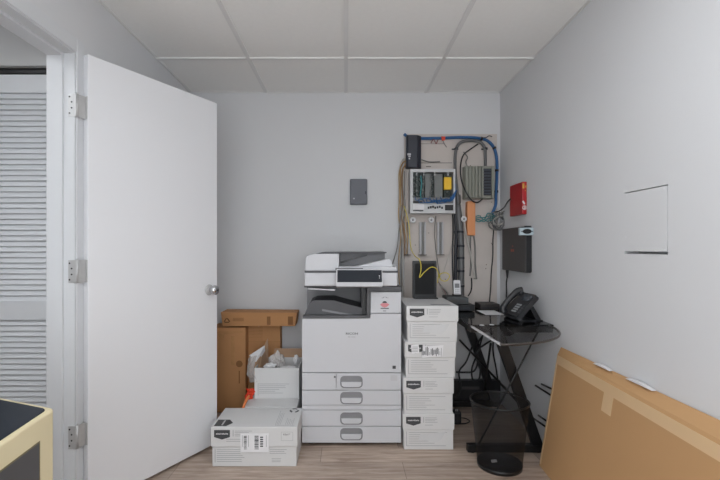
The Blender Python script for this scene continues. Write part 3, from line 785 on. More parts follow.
# modem, top left
my0 = 3.24
t = thing('modem', 'tall navy black modem with pale label at top left of the board', 'modem', (X(413.5, 3.3), BF, Z(168, my0)))
mz0, mz1 = Z(167.5, my0), Z(134.8, my0)
m1, m2, m3 = X(406.8, my0), X(417.5, my0), X(421.8, my0)
obj('shell', MB().prism([(m1, 3.308), (m1 - .002, my0 + .012), (m1 + .012, my0), (m2, my0), (m3, my0 + .03), (m3 + .006, 3.308)], 'z', mz0, mz1, bev=.004), NAVY, t)
q = MB().box(m1 + .004, m1 + .03, my0 - .001, my0 + .002, mz0 + .09, mz0 + .104).box(m1 + .012, m1 + .028, my0 - .001, my0 + .002, mz0 + .078, mz0 + .087).box(m1 + .014, m1 + .024, my0 - .001, my0 + .002, mz0 + .06, mz0 + .072)
obj('pale_print', q, MFPL, t)
obj('mount', MB().box(m1 + .02, m3 - .02, 3.308, BF, mz0 + .06, mz0 + .14), BLACKP, t)

# open telephone switch chassis
cy0 = 3.23
c0, c1 = X(410.3, cy0), X(455.3, cy0); cz0, cz1 = Z(213.2, cy0), Z(169, cy0)
t = thing('switch_chassis', 'open light grey telephone switch chassis with circuit cards on the board', 'switch cabinet', ((c0 + c1) / 2, BF, cz0))
cw = .012
shell = MB().box(c0, c1, BF - .006, BF, cz0, cz1).box(c0, c0 + .02, cy0, BF - .006, cz0, cz1).box(c1 - .014, c1, cy0, BF - .006, cz0, cz1).box(c0 + .02, c1 - .014, cy0, BF - .006, cz1 - .022, cz1).box(c0 + .02, c1 - .014, cy0, BF - .006, cz0, cz0 + .01)
obj('shell', shell, CHASSIS, t)
fx = lambda u: X(405 + u / 8, cy0 + .01)
fz = lambda v: Z(160 + v / 8, cy0 + .01)
yc_ = cy0 + .012
obj('card_cage', MB().box(c0 + .02, c1 - .014, BF - .03, BF - .006, fz(300), cz1 - .022), BLACKP, t)
for (u0, u1, m_, dy) in ((66, 84, PCB, .02), (86, 104, PCB, 0), (108, 136, PCB, .03), (140, 152, PCB, 0), (162, 212, CARDG, .012), (214, 232, PCB, .02), (240, 306, CARDG, .02), (318, 372, PCB, .03)):
    obj('circuit_card', MB().box(fx(u0), fx(u1), yc_ + dy, BF - .03, fz(296), fz(106), .001, 1), m_, t)
for u in (92, 150, 236, 344):
    obj('card_guide', MB().box(fx(u - 4), fx(u + 4), cy0 + .004, cy0 + .03, fz(125), cz1 - .022), CHASSIS, t)
q = MB()
for k in range(110):
    u = rng.choice((75, 95, 120, 146, 205, 222, 345)) + rng.uniform(-12, 12); v = rng.uniform(112, 292)
    q.box(fx(u), fx(u + rng.uniform(3, 9)), yc_ - .006 - rng.random() * .003, yc_ + .03, fz(v + rng.uniform(3, 12)), fz(v))
o = obj('circuit_components', q, mat('component_mix', (118, 122, 120), .5, var=.8, nscale=90), t); o['kind'] = 'stuff'
obj('yellow_cover', MB().box(fx(312), fx(371), cy0 + .002, cy0 + .03, fz(238), fz(138), .003), YELLOW, t, label='bright yellow card cover')
obj('module_shelf', MB().box(c0 + .02, c1 - .014, cy0 + .008, BF - .006, fz(345), fz(300)), MFPM, t)
lp = obj('lower_panel', MB().box(c0 + .02, c1 - .014, cy0 + .004, BF - .006, cz0 + .01, fz(348)), CHASSIS, t)
obj('white_plate', MB().box(fx(62), fx(152), cy0 + .001, cy0 + .004, fz(398), fz(352)), PAPER, lp)
q = MB().box(fx(62), fx(145), cy0 + .002, cy0 + .005, fz(410), fz(401)).box(fx(62), fx(135), cy0 - .001, cy0 + .009, fz(347), fz(330))
for k in range(7): q.box(fx(180 + k * 18), fx(193 + k * 18), cy0, cy0 + .006, fz(392 - (k % 3) * 4), fz(374 - (k % 3) * 4))
q.box(fx(318), fx(383), cy0, cy0 + .005, fz(404), fz(360))
obj('connectors', q, BLACKP, lp)

def cable(name, lab, cat, pts, r, m, group=None, n=8, sub=8):
    return tag(obj(name, MB().ring(pts, r, n, sub=sub), m), lab, cat, group)

q = 'blue patch cables across the switch chassis'
for k in range(8):
    jx, jy = rng.uniform(-2.5, 2.5), rng.uniform(-1.2, 1.2)
    pts = [at(415 + k * 3.6, 197.5 + jy, cy0 + .012), at(418 + k * 3.4 + jx, 201.5 + jy, cy0 - .008 - .004 * k), at(427 + 2 * k + jx, 200 + jy * 1.8 + .3 * k, cy0 - .014 - .002 * k), at(440 + 1.2 * k, 202 - jy * 1.6 - .35 * k, cy0 - .016), at(450.5, 200.5 + jy - .3 * k, cy0 - .008), at(455.0 + .2 * k, 196 - k * .8, cy0 - .002), at(455.6, 184 + 1.4 * k, cy0 + .014)]
    cable('patch_cable', 'thin blue patch cable looped across the front of the open switch chassis', 'cable', pts, .0028, BLUEC, q, 6)
cable('teal_ribbon', 'teal wire hanging down between the first cards of the switch chassis', 'cable', [at(421, 176, cy0), at(421.5, 185, cy0 - .006), at(420.5, 194, cy0 - .006), at(421.5, 200, cy0 - .004)], .005, TEALC)

# ribbed grey-green unit
ry = 3.25
r0, r1, rz0, rz1 = X(465.5, ry), X(494.5, ry), Z(198.2, ry), Z(165.4, ry)
t = thing('ribbed_unit', 'ribbed sage grey metal unit with dark vents on the board', 'power unit', ((r0 + r1) / 2, BF, rz0))
obj('case', MB().box(r0, r1, ry + .02, BF, rz0, rz1, .003), SAGE, t)
q = MB()
for k in range(6):
    xx = r0 + .004 + k * .0235; q.box(xx, xx + .013, ry, ry + .02, rz0 + .004, rz1 - .004, .002, 1)
obj('ribs', q, SAGE, t)
v0, v1 = X(483, ry), X(491.6, ry)
vz0, vz1 = Z(195, ry), Z(168.4, ry)
obj('vent', MB().box(v0, v1, ry + .006, ry + .02, vz0, vz1), VENT, t)
q = MB()
for k in range(9):
    zc = vz0 + (k + .5) * (vz1 - vz0) / 9; q.box(v0 + .003, v1 - .003, ry, ry + .006, zc - .004, zc + .004)
obj('vent_slats', q, mat('slate_slat', (66, 72, 82), .5), t)
obj('right_rail', MB().box(v1 + .003, r1, ry + .004, ry + .02, rz0 + .004, rz1 - .004), SAGE, t)
tag(obj('cover_strip', MB().box(X(467.2, 3.29), X(475.2, 3.29), 3.285, BF, Z(235.4, 3.29), Z(201.2, 3.29), .004), ORANGE), 'plain salmon orange plastic strip mounted below the ribbed unit', 'cable cover')

# channel rails and spools
for (a_, b_, lab) in ((403.2, 408.4, 'short grey channel rail at the left edge of the board'), (419.6, 426, 'short grey channel rail under the middle of the switch chassis'), (437.4, 443.6, 'short grey channel rail under right end of the switch chassis')):
    y_ = BF - .03
    xa, xb = X(a_, y_), X(b_, y_); za, zb2 = Z(254.5, y_), Z(222, y_)
    if a_ < 404: xa += .012; xb += .012
    t = thing('channel_rail', lab, 'rail', ((xa + xb) / 2, BF, za), group='channel rails under the switch chassis')
    obj('back_strip', MB().box(xa, xb, BF - .008, BF, za, zb2), GREYC, t)
    obj('flange', MB().box(xa, xa + .014, y_, BF - .008, za, zb2, .002, 1), MFPL, t)
    obj('flange', MB().box(xb - .014, xb, y_, BF - .008, za, zb2, .002, 1), MFPL, t)
    obj('foot', MB().box(xa - .005, xb + .006, y_ - .004, BF, za - .006, za), mat('brown_grey_foot', (110, 100, 92), .6), t)
for (px_, py_, lab) in ((413, 220, 'white cable spool below left corner of the switch chassis'), (431.3, 220, 'white cable spool below middle of the switch chassis'), (464, 219, 'white cable spool beside the orange strip')):
    p = at(px_, py_, BF - .06)
    t = thing('cable_spool', lab, 'spool', (p.x, BF, p.z), group='white cable spools')
    M = Matrix.Translation((p.x, BF, p.z)) @ Matrix.Rotation(R(90), 4, 'X')
    obj('post', MB().lathe([(.008, 0), (.008, .05)], M=M, n=14), PAPER, t)
    obj('disc', MB().lathe([(0, .06), (.007, .06), (.012, .064), (.021, .061), (.022, .055), (.02, .05), (0, .05)], M=M, n=24), PAPER, t)
    obj('hub_cap', MB().lathe([(0, .0645), (.007, .0645), (.007, .06)], M=M, n=14), MFPM, t)

# conduit column
t = thing('conduit', 'thick grey vertical conduit with dark clamps down the board', 'conduit', (X(460.5, 3.3), BF, .68))
xc = X(461, 3.31)
obj('pipe', MB().ring([(xc, 3.312, .68), (xc, 3.312, 1.2), (X(458.5, 3.31), 3.312, 1.45), (X(457.5, 3.31), 3.312, 1.58)], .024, 14), DGREYC, t)
for py_ in (232, 246, 258, 271, 286):
    z_ = Z(py_, 3.31)
    obj('clamp', MB().lathe([(.0265, -.008), (.0265, .008), (.024, .008), (.024, -.008), (.0265, -.008)], (xc - (.006 if py_ < 240 else 0), 3.312, z_), 18), VENT, t)
    obj('clamp_foot', MB().box(xc - .045, xc - .026, 3.322, BF, z_ - .008, z_ + .008), VENT, t)
cable('slim_conduit', 'slimmer dark conduit just left of the thick grey conduit', 'conduit', [at(455.6, 300, 3.318), at(455.6, 260, 3.318), at(456, 235, 3.318), at(455.4, 214, 3.318)], .0125, VENT, n=10)
cable('flexible_conduit', 'grey flexible conduit arching over the top of the ribbed unit', 'conduit', [at(458.5, 205, 3.285), at(457, 190, 3.29), at(455.2, 172, 3.30), at(455.2, 156, 3.31), at(457, 147, 3.31), at(462, 141.8, 3.31), at(470, 140.6, 3.31), at(479, 141.5, 3.31), at(484.3, 147, 3.31), at(485.3, 156, 3.31), at(485.3, 167, 3.30)], .0115, DGREYC, n=10)
for px_, py_, lab in ((455.2, 149, 'dark clip on the left leg of the arching conduit'), (484.6, 149, 'dark clip on the right leg of the arching conduit')):
    p = at(px_, py_, BF - .01); tag(obj('conduit_clip', MB().box(p.x - .024, p.x + .024, BF - .006, BF, p.z - .005, p.z + .005).box(p.x - .012, p.x + .012, BF - .05, BF - .006, p.z - .004, p.z + .004, .003, 1), VENT), lab, 'clip', 'conduit clips')
cable('black_cable', 'thin dark cable dropping left of the ribbed unit and looping below it', 'cable', [at(478, 144, 3.33), at(470, 149.5, 3.31), at(463.5, 155, 3.30), at(460.6, 165, 3.28), at(461, 178, 3.26), at(465, 190, 3.24), at(471, 199.5, 3.24), at(477, 202.6, 3.26), at(482.5, 199, 3.28)], .005, BLACKC)
cable('black_cable', 'thin dark stub of cable hanging beside the arching conduit', 'cable', [at(463.5, 152, 3.31), at(467.5, 157, 3.32), at(466, 162, 3.31), at(467.5, 167.5, 3.28)], .0045, GREYC)

# blue trunk cable with straps
bp_ = [at(404, 134, 3.32), at(409, 137.2, 3.325), at(420, 138.4, 3.32), at(440, 138.2, 3.32), at(460, 137.4, 3.32), at(477, 138, 3.318), at(487, 140.5, 3.316), at(494, 148, 3.315), at(496.8, 160, 3.315), at(496.8, 178, 3.315), at(496, 195, 3.312), at(495.6, 205, 3.31), at(492, 214, 3.31)]
t = thing('blue_trunk_cable', 'thick bundle of blue cable along top and right of the board', 'cable', (X(480, 3.32), BF, 1.4))
obj('jacket', MB().ring(bp_, .0115, 10), BLUEC, t)
for (px_, py_, dx, dz) in ((481.5, 138.7, 1, -.25), (494.3, 148, .4, -1), (496.9, 170.5, 0, 1), (496.4, 191.5, 0, 1)):
    p = at(px_, py_, 3.316); dv = Vector((dx, 0, dz)).normalized() * .008
    obj('strap', MB().cyl(p - dv, p + dv, .0145, 12), BLACKP, t)
cable('black_cable', 'short dark cable tie tail at top right bend of the blue bundle', 'cable', [at(481.5, 138, 3.3), at(486, 137.5, 3.3), at(489, 135.8, 3.3), at(492, 136.6, 3.31)], .0035, BLACKC)
t = thing('wire_tag', 'small orange wire tag hanging under the blue bundle', 'wire tag', at(443, 140, 3.3))
obj('tag_body', MB().prism([(X(441, 3.3), Z(136.8, 3.3)), (X(445, 3.3), Z(137, 3.3)), (X(444.6, 3.3), Z(140.5, 3.3)), (X(442, 3.3), Z(141, 3.3))], 'y', 3.285, 3.3), ORRED, t)
obj('tail', MB().ring([at(443, 140.5, 3.295), at(444.5, 144, 3.31), at(446.5, 147, 3.33)], .0025, 6), GREYC, t)
cable('red_wire', 'small twisted red and grey wires dangling left of the orange tag', 'cable', [at(431, 143, 3.33), at(433.5, 139.5, 3.30), at(436, 143.5, 3.31), at(438, 140, 3.31)], .003, mat('dull_red_wire', (140, 70, 66), .5))
cable('black_cable', 'short dark wire running right from the foot of the navy modem', 'cable', [at(421.5, 159.5, 3.31), at(427, 161.5, 3.32), at(432, 162, 3.33), at(440, 161.6, 3.335)], .004, GREYC)

# cables down the left edge
tg = 'tan and grey cables down the left edge of the board'
for k, (m_, r_, lab, ps) in enumerate((
    (TANC, .0055, 'tan cable curving from the navy modem down the left board edge', [(408, 160.5), (403.5, 162), (400.6, 169), (400.4, 185), (400.8, 205), (403, 220), (405, 238), (404, 256)]),
    (TANC, .0045, 'second tan cable just right of the first, under the navy modem', [(408.5, 162.5), (404.5, 165), (402.6, 174), (402.3, 190), (403.4, 208), (406, 222), (407.4, 240), (406.6, 254)]),
    (PALEC, .004, 'pale cable outermost left beside the board', [(407.5, 158), (402.4, 160), (399.3, 170), (398.9, 190), (399.2, 212), (400.5, 235), (400.0, 262), (397, 284)]),
    (GREYC, .0045, 'grey cable crossing behind the tan ones to the paper boxes', [(404.5, 171), (404.3, 190), (404.9, 210), (402.2, 228), (401.4, 250), (401.2, 280), (401.8, 300)]),
    (mat('brown_cable', (140, 112, 84), .55), .0055, 'brown cable between the two tan cables under the navy modem', [(407.5, 166), (403.2, 168), (401.6, 180), (402.9, 200), (401.8, 218), (404.2, 236), (405, 255)]),
    (PALEC, .0045, 'pale cable crossing over the tan cables beside the switch chassis', [(408.6, 169), (406.6, 180), (405.6, 196), (403.0, 212), (401.6, 230), (403.4, 248), (402.4, 275), (404, 298)]),
    (TANC, .004, 'thin tan cable farthest left of the board edge', [(406, 161.5), (401.6, 164.5), (398.9, 176), (399.6, 196), (398.6, 215), (400.8, 236), (398.8, 258), (399.4, 285)]),
    (GREYC, .004, 'dark grey cable bowing left from board toward the copier', [(402, 205), (399.6, 225), (397.6, 245), (394.5, 258), (391, 270), (391, 290)]))):
    cable('wall_cable', lab, 'cable', [at(a, b, (3.30 - .004 * k) if a > 404 else 3.335 - .004 * k) for a, b in ps], r_, m_, tg)
cable('yellow_cable', 'yellow cable dropping past the left rail and looping over the black router', 'cable',
      [at(404, 206, 3.285), at(408.5, 222, 3.27), at(410, 240, 3.25), at(411.6, 250, 3.15), at(415.5, 256.5, 3.0), at(419.2, 259.3, 2.94), at(420.8, 264.5, 2.903), at(420.8, 271, 2.90), at(419.6, 277.5, 2.88), at(424, 272.5, 2.88), at(431, 267.2, 2.88), at(436.6, 269, 2.90), at(439, 276, 2.94), at(442, 280.5, 2.98), at(447, 280.5, 3.0), at(449.6, 276, 3.02), at(446.5, 273, 3.02), at(441, 273.6, 3.0), at(438.5, 277, 2.98), at(437.5, 283, 2.96)], .0032, YELC, n=6)
# vertical thin cables on the board's right half
for (lab, ps, r_, m_, yy) in (
    ('black cable running down just left of the slim dark conduit', [(452.3, 205), (453, 230), (452.4, 260), (453.4, 285), (454, 300)], .0055, BLACKC, 3.325),
    ('thin pale cable slanting from the conduit to the board foot', [(461, 203), (464.6, 225), (468.5, 245), (472, 262), (475, 279)], .006, PALEC, 3.30),
    ('grey cable hanging from the lower end of the orange strip', [(470.5, 236), (470.4, 250), (471, 262), (470, 276)], .006, GREYC, 3.32),
    ('grey cable hanging right of the orange strip foot', [(474, 236), (475.2, 250), (475.4, 265), (476.6, 279)], .006, GREYC, 3.325),
    ('thin dark cable curling down to the cordless handset', [(471.4, 278), (471.8, 286), (470.6, 292), (468, 296)], .0045, BLACKC, 3.30),
    ('long thin black cable from coil of cables to small desk box', [(494, 226), (493, 240), (492.8, 256), (491.4, 272), (490.6, 288), (489.4, 302)], .0045, BLACKC, 3.315),
    ('faint pale wire slanting below the switch chassis', [(452, 244), (448.6, 256), (445.4, 266), (443, 275)], .003, PALEC, 3.33),
    ('grey wire hanging between the two middle rails', [(436, 216), (434.6, 230), (435.4, 245), (437.6, 262), (440, 277)], .0035, GREYC, 3.325)):
    cable('wall_cable', lab, 'cable', [at(a, b, yy) for a, b in ps], r_, m_, 'cables down the right half of the board')
for k in range(4):
    cable('loose_wire', 'thin loose pinkish or grey wire trailing behind the black router to the desk', 'cable', [at(437.5 + k, 280 + 2 * k, 3.1), at(441 + 1.6 * k, 287 + k, 3.14), at(444 + 1.8 * k, 294 + .5 * k, 3.18), at(447 + k, 304, 3.22)], .0042, (PALEC, mat('pinkish_wire', (170, 140, 138), .5), GREYC, PALEC)[k], 'loose wires behind the router', 6)
# teal cluster and grey coil
for k in range(4):
    cable('teal_wire', 'teal wire crossing from the orange strip to the coil of grey cable', 'cable', [at(475.5, 217 + k * 1.1, 3.32), at(479, 215.5 + k * 2.1, 3.31), at(484, 219.5 + 1.0 * k - (k % 2) * 3, 3.30), at(487.5, 213.5 + 2.6 * k, 3.285), at(491.5, 214 + 2.0 * k, 3.29), at(495, 216 + 1.4 * k, 3.3)], .0036, TEALC, 'teal wires on the board', 6)
for k in range(13):
    cx0, cy1 = 499.5 + rng.uniform(-3.4, 3.4), 221 + rng.uniform(-2.6, 2.6); rx_, ry_ = 7.6 + rng.uniform(-4, 3), 6.8 + rng.uniform(-3.5, 3)
    an = rng.uniform(-.5, .5); pts = []
    for j in range(10):
        a = j * math.pi / 5; u, v = rx_ * math.cos(a), ry_ * math.sin(a)
        pts.append(at(cx0 + u * math.cos(an) - v * math.sin(an), cy1 + u * math.sin(an) + v * math.cos(an), 3.33 - .005 * k + .006 * math.sin(a + k)))
    o = MB().ring(pts, .0038, 6, closed=True, sub=5)
    tag(obj('cable_coil', o, (GREYC, PALEC, DGREYC)[k % 3]), 'loop of thin grey cable in the tangled coil beside the red box', 'cable', 'grey cable loops in the coil')
cable('black_cable', 'dark cable running from the coil up to the red box', 'cable', [at(494, 212, 3.3), at(499, 211, 3.26), at(504, 207.5, 3.18), at(507.5, 202, 3.06), at(510.5, 199, 2.99)], .0045, BLACKC)

# ------------------------------------------------------------------ red box and charcoal unit on the right wall
rx = 1.146
ry0, ry1 = 2.86, 3.08
zA, zB = 1.40, 1.612
t = thing('red_alarm_box', 'red metal alarm box with white emblem on the right wall', 'alarm box', (XR, (ry0 + ry1) / 2, zA))
obj('cover', MB().box(rx, XR, ry0, ry1, zA, zB, .004), REDM, t)
q = MB()
def yz_ring(mb, yc, zc, r, w, a0, a1, x, n=14):
    o_ = [(yc + r * math.cos(R(a0 + (a1 - a0) * k / n)), zc + r * math.sin(R(a0 + (a1 - a0) * k / n))) for k in range(n + 1)]
    i_ = [(yc + (r - w) * math.cos(R(a0 + (a1 - a0) * k / n)), zc + (r - w) * math.sin(R(a0 + (a1 - a0) * k / n))) for k in range(n + 1)]
    mb.prism(o_ + i_[::-1], 'x', x - .0008, x)
# emblem on the side facing the room (x,z plane at y = ry0)
def xz_ring(mb, xc_, zc, r, w, a0, a1, y, n=14):
    o_ = [(xc_ + r * math.cos(R(a0 + (a1 - a0) * k / n)), zc + r * math.sin(R(a0 + (a1 - a0) * k / n))) for k in range(n + 1)]
    i_ = [(xc_ + (r - w) * math.cos(R(a0 + (a1 - a0) * k / n)), zc + (r - w) * math.sin(R(a0 + (a1 - a0) * k / n))) for k in range(n + 1)]
    mb.prism(o_ + i_[::-1], 'y', y - .0008, y)
xm = (rx + XR) / 2
xz_ring(q, xm, zA + .042, .0145, .0035, 0, 350, ry0)
q.box(xm - .008, xm + .006, ry0 - .0008, ry0, zA + .034, zA + .038).box(xm - .004, xm + .0, ry0 - .0008, ry0, zA + .038, zA + .052).box(xm + .004, xm + .008, ry0 - .0008, ry0, zA + .036, zA + .05)
q.prism([(xm - .016, zA + .082), (xm - .008, zA + .09), (xm + .004, zA + .068), (xm - .004, zA + .062)], 'y', ry0 - .0008, ry0)
obj('emblem', q, PAPER, t, label='white round emblem')
obj('yellow_marks', MB().box(xm - .014, xm - .002, ry0 - .0008, ry0, zB - .045, zB - .012).box(xm + .006, xm + .014, ry0 - .0008, ry0, zB - .04, zB - .025).box(xm + .002, xm + .006, ry0 - .0008, ry0, zB - .062, zB - .056), mat('ochre_print', (206, 160, 70), .5), t)
ux = 1.136
uy0, uy1 = 2.785, 3.205
uz0, uz1 = 1.022, 1.318
t = thing('network_unit', 'charcoal network unit with small orange mark on the right wall', 'network unit', (XR, 2.99, uz0))
obj('cover', MB().box(ux, XR - .001, uy0, uy1, uz0, uz1, .006), DARKBX, t)
q = MB(); yz_ring(q, 3.0, 1.185, .012, .005, 20, 160, ux); q.box(ux - .0008, ux, 2.975, 2.99, 1.155, 1.172).box(ux - .0008, ux, 2.996, 3.004, 1.155, 1.172).box(ux - .0008, ux, 3.01, 3.03, 1.155, 1.172)
obj('orange_mark', q, mat('dull_orange_mark', (168, 84, 66), .5), t)
obj('end_cap', MB().box(ux + .004, XR - .002, uy0 - .004, uy0, uz0 + .006, uz1 - .006), BLACKP, t)
y_ = 2.755
t = thing('wall_jack', 'pale blue jack box with black oval connector on the charcoal unit', 'jack box', (1.14, y_, 1.27))
jx0, jx1, jz0, jz1 = X(519.8, y_), X(534, y_), Z(235.2, y_), Z(227.6, y_)
obj('housing', MB().box(jx0, jx1 - .002, y_, uy0 - .004, jz0, jz1, .003), LBLUE, t)
jm = (jx0 + jx1) / 2
el = [(jm + .027 * math.cos(R(a)), (jz0 + jz1) / 2 + .0155 * math.sin(R(a))) for a in range(0, 360, 20)]
obj('connector', MB().prism(el, 'y', y_ - .006, y_).box(jm - .036, jm + .036, y_ - .003, y_, (jz0 + jz1) / 2 - .002, (jz0 + jz1) / 2 + .002), BLACKP, t)
obj('top_clip', MB().box(jx0 + .035, jx1 - .012, y_ + .006, uy0 - .006, jz1, jz1 + .012, .003), VENT, t)
py0 = 3.15
t = thing('power_lead', 'black power lead with plug hanging below the charcoal unit', 'cable', (X(507.2, py0), py0, .76))
pxx = X(507.2, py0)
obj('plug', MB().ring([(pxx, py0, uz0), (pxx, py0, uz0 - .02), (pxx, py0, uz0 - .055)], lambda u: .012 - .006 * u, 10, sub=3), BLACKC, t)
obj('lead', MB().ring([(pxx, py0, uz0 - .05), (pxx - .002, py0 + .01, .93), (pxx + .002, py0 + .02, .85), (pxx, py0 + .03, .7565)], .005, 8), BLACKC, t)

# ------------------------------------------------------------------ router and cordless handset
q0 = 2.925
bz = .842
t = thing('router', 'upright black router standing on the top paper box', 'router', (X(424.6, q0), 2.95, bz))
rw0, rw1 = X(413.4, q0), X(436.6, q0)
obj('case', MB().prism(rrect(rw0, rw1, bz, Z(261, q0), .006), 'y', q0, q0 + .05, bev=.003), BLACKP, t)
obj('front_inset', MB().prism(rrect(rw0 + .01, rw1 - .014, bz + .03, Z(263.5, q0), .004), 'y', q0 - .0015, q0), mat('router_face', (22, 23, 25), .5, spec=.2), t)
obj('foot', MB().box(rw0 + .01, rw1 + .008, q0 - .012, q0 + .06, bz, bz + .008), BLACKP, t)

DZ = .75
k0 = 2.97
t = thing('network_switch', 'flat black network switch on the glass desk under the grey one', 'network switch', (X(462, k0), 3.07, DZ), group='flat switches on the desk')
a0, a1 = X(447, k0) , X(474.8, k0)
obj('case', MB().box(a0, a1, k0, 3.2, DZ + .004, DZ + .046, .003), BLACKP, t)
obj('front_strip', MB().box(a0 + .05, a1 - .03, k0 - .001, k0, DZ + .016, DZ + .032), VENT, t)
obj('feet', MB().box(a0 + .01, a0 + .03, k0 + .02, k0 + .04, DZ, DZ + .004).box(a1 - .03, a1 - .01, k0 + .02, k0 + .04, DZ, DZ + .004).box(a0 + .01, a0 + .03, 3.16, 3.18, DZ, DZ + .004).box(a1 - .03, a1 - .01, 3.16, 3.18, DZ, DZ + .004), BLACKP, t)
k1 = 3.02
t = thing('network_switch', 'dark grey network switch stacked on the black one behind the paper boxes', 'network switch', (X(457, k1), 3.1, DZ + .046), group='flat switches on the desk')
obj('case', MB().prism([(X(446, k1), DZ + .046), (X(468.8, k1), DZ + .046), (X(468.4, k1), DZ + .088), (X(466, k1), DZ + .093), (X(447, k1), DZ + .093)], 'y', k1, 3.17, bev=.002), mat('graphite_plastic', (74, 78, 80), .5), t)
obj('front_strip', MB().box(X(449, k1), X(466, k1), k1 - .001, k1, DZ + .056, DZ + .074), DARKBX, t)
hy0 = 3.08; hz = DZ + .093
t = thing('cordless_handset', 'silver cordless telephone handset standing on the dark grey switch', 'cordless phone', (X(457.6, hy0), hy0, hz))
ha, hb2 = X(454.2, hy0), X(460.8, hy0)
Mh = Matrix.Translation((0, hy0, hz)) @ Matrix.Rotation(R(-8), 4, 'X')
obj('body', MB().prism(rrect(ha, hb2, .0, .112, .008), 'y', 0, .022, M=Mh, bev=.003), PAPER, t)
obj('screen', MB().box(ha + .007, hb2 - .007, -.001, 0, .058, .088, M=Mh), MFPM, t)
q = MB()
for i in range(3):
    for j in range(3): q.box(ha + .008 + j * .011, ha + .016 + j * .011, -.001, 0, .014 + i * .013, .022 + i * .013, M=Mh)
obj('keys', q, MFPL, t)
obj('cradle', MB().box(ha - .004, hb2 + .004, hy0 - .012, hy0 + .045, hz, hz + .012, .003), BLACKP, t)
d0 = 3.06
t = thing('adapter_box', 'small black adapter box on the desk at the foot of the board', 'adapter', (X(490, d0), 3.14, DZ))
obj('case', MB().box(X(480.6, d0), X(499.8, d0), d0, 3.2, DZ, DZ + .04, .003), mat('brown_black_plastic', (52, 47, 46), .5), t)
obj('front_strip', MB().box(X(482, d0), X(498, d0), d0 - .001, d0, DZ + .008, DZ + .02), BLACKP, t)
pp = MB().box(X(481, 2.93), X(499, 2.93), 2.83, 3.03, DZ, DZ + .0012, M=None)
tag(obj('paper_sheet', pp, PAPER), 'white paper sheet lying on the black glass desk beside the phone', 'paper')

# ------------------------------------------------------------------ glass desk
dx0, dx1 = .695, 1.164
dy0, dy1 = 2.465, 3.30
t = thing('glass_desk', 'black glass computer desk with slanted metal legs in the right corner', 'desk', ((dx0 + dx1) / 2, (dy0 + dy1) / 2, 0))
obj('glass_top', MB().box(dx0, dx1, dy0, dy1, DZ - .008, DZ, .0015, 1), GLASSK, t)
R_ = .455
arc = [(dx0, dy0 - .002)] + [(dx0 + (1.138 - dx0) * math.sin(R(a)), dy0 - .002 - .485 * math.cos(R(a))) for a in range(0, 91, 6)]
obj('corner_glass', MB().prism(arc, 'z', DZ - .0075, DZ - .0005), SMOKE, t, label='quarter-round smoked glass corner piece')
edge = [Vector((p[0], p[1], DZ - .004)) for p in arc[1:]]
obj('corner_edge', MB().ring([e - Vector((0, 0, .001)) for e in edge], .0058, 8, smooth=False), mat('brown_dark_edge', (70, 64, 60), .3, .3), t)
obj('polished_edge', MB().box(dx0 - .003, dx0 + .004, dy0 - .485, dy0 - .02, DZ - .0095, DZ + .0012), CHROME, t, label='bright polished glass edge')
for xx, yy in ((dx0 + .06, dy0 - .02), (dx0 + .12, dy0 - .004)):
    obj('glass_pad', MB().cyl((xx, yy, DZ - .0005), (xx, yy, DZ + .003), .013, 14), MFPL, t)
obj('front_rail', MB().box(dx0 + .004, dx1 - .002, dy0 + .002, dy0 + .075, DZ - .045, DZ - .0085, .003), BLACKM, t)
obj('back_rail', MB().box(dx0 + .004, dx1 - .002, dy1 - .045, dy1 - .01, DZ - .045, DZ - .0085, .003), BLACKM, t)
obj('side_rail', MB().box(dx0 + .01, dx0 + .04, dy0 + .075, dy1 - .045, DZ - .042, DZ - .01), BLACKM, t)
obj('side_rail', MB().box(dx1 - .04, dx1 - .01, dy0 + .075, dy1 - .045, DZ - .042, DZ - .01), BLACKM, t)
obj('rail_bracket', MB().prism([(.83, DZ - .045), (.99, DZ - .045), (.98, DZ - .075), (.955, DZ - .085), (.85, DZ - .08)], 'y', dy0 + .105, dy0 + .135), BLACKM, t)
for y_ in (dy0 + .068, dy1 - .04):
    lg = obj('leg', MB().prism([(.845, DZ - .045), (.905, DZ - .045), (1.135, .045), (1.075, .045)], 'y', y_ - .002, y_ + .03), BLACKM, t)
    obj('foot_bar', MB().box(.70, 1.135, y_ - .006, y_ + .034, .004, .046, .003), BLACKM, lg)
    obj('foot_pad', MB().cyl((.73, y_ + .014, 0), (.73, y_ + .014, .005), .014, 10).cyl((1.11, y_ + .014, 0), (1.11, y_ + .014, .005), .014, 10), BLACKP, lg)
obj('brace_rod', MB().cyl((1.088, dy0 + .03, DZ - .045), (.772, dy0 + .088, .045), .0055, 8), BLACKM, t)
obj('brace_rod', MB().cyl((.84, dy1 - .05, .50), (1.06, dy0 + .105, .22), .007, 8), BLACKM, t)
obj('brace_rod', MB().cyl((.845, dy0 + .105, .62), (1.02, dy1 - .05, .12), .007, 8), BLACKM, t)

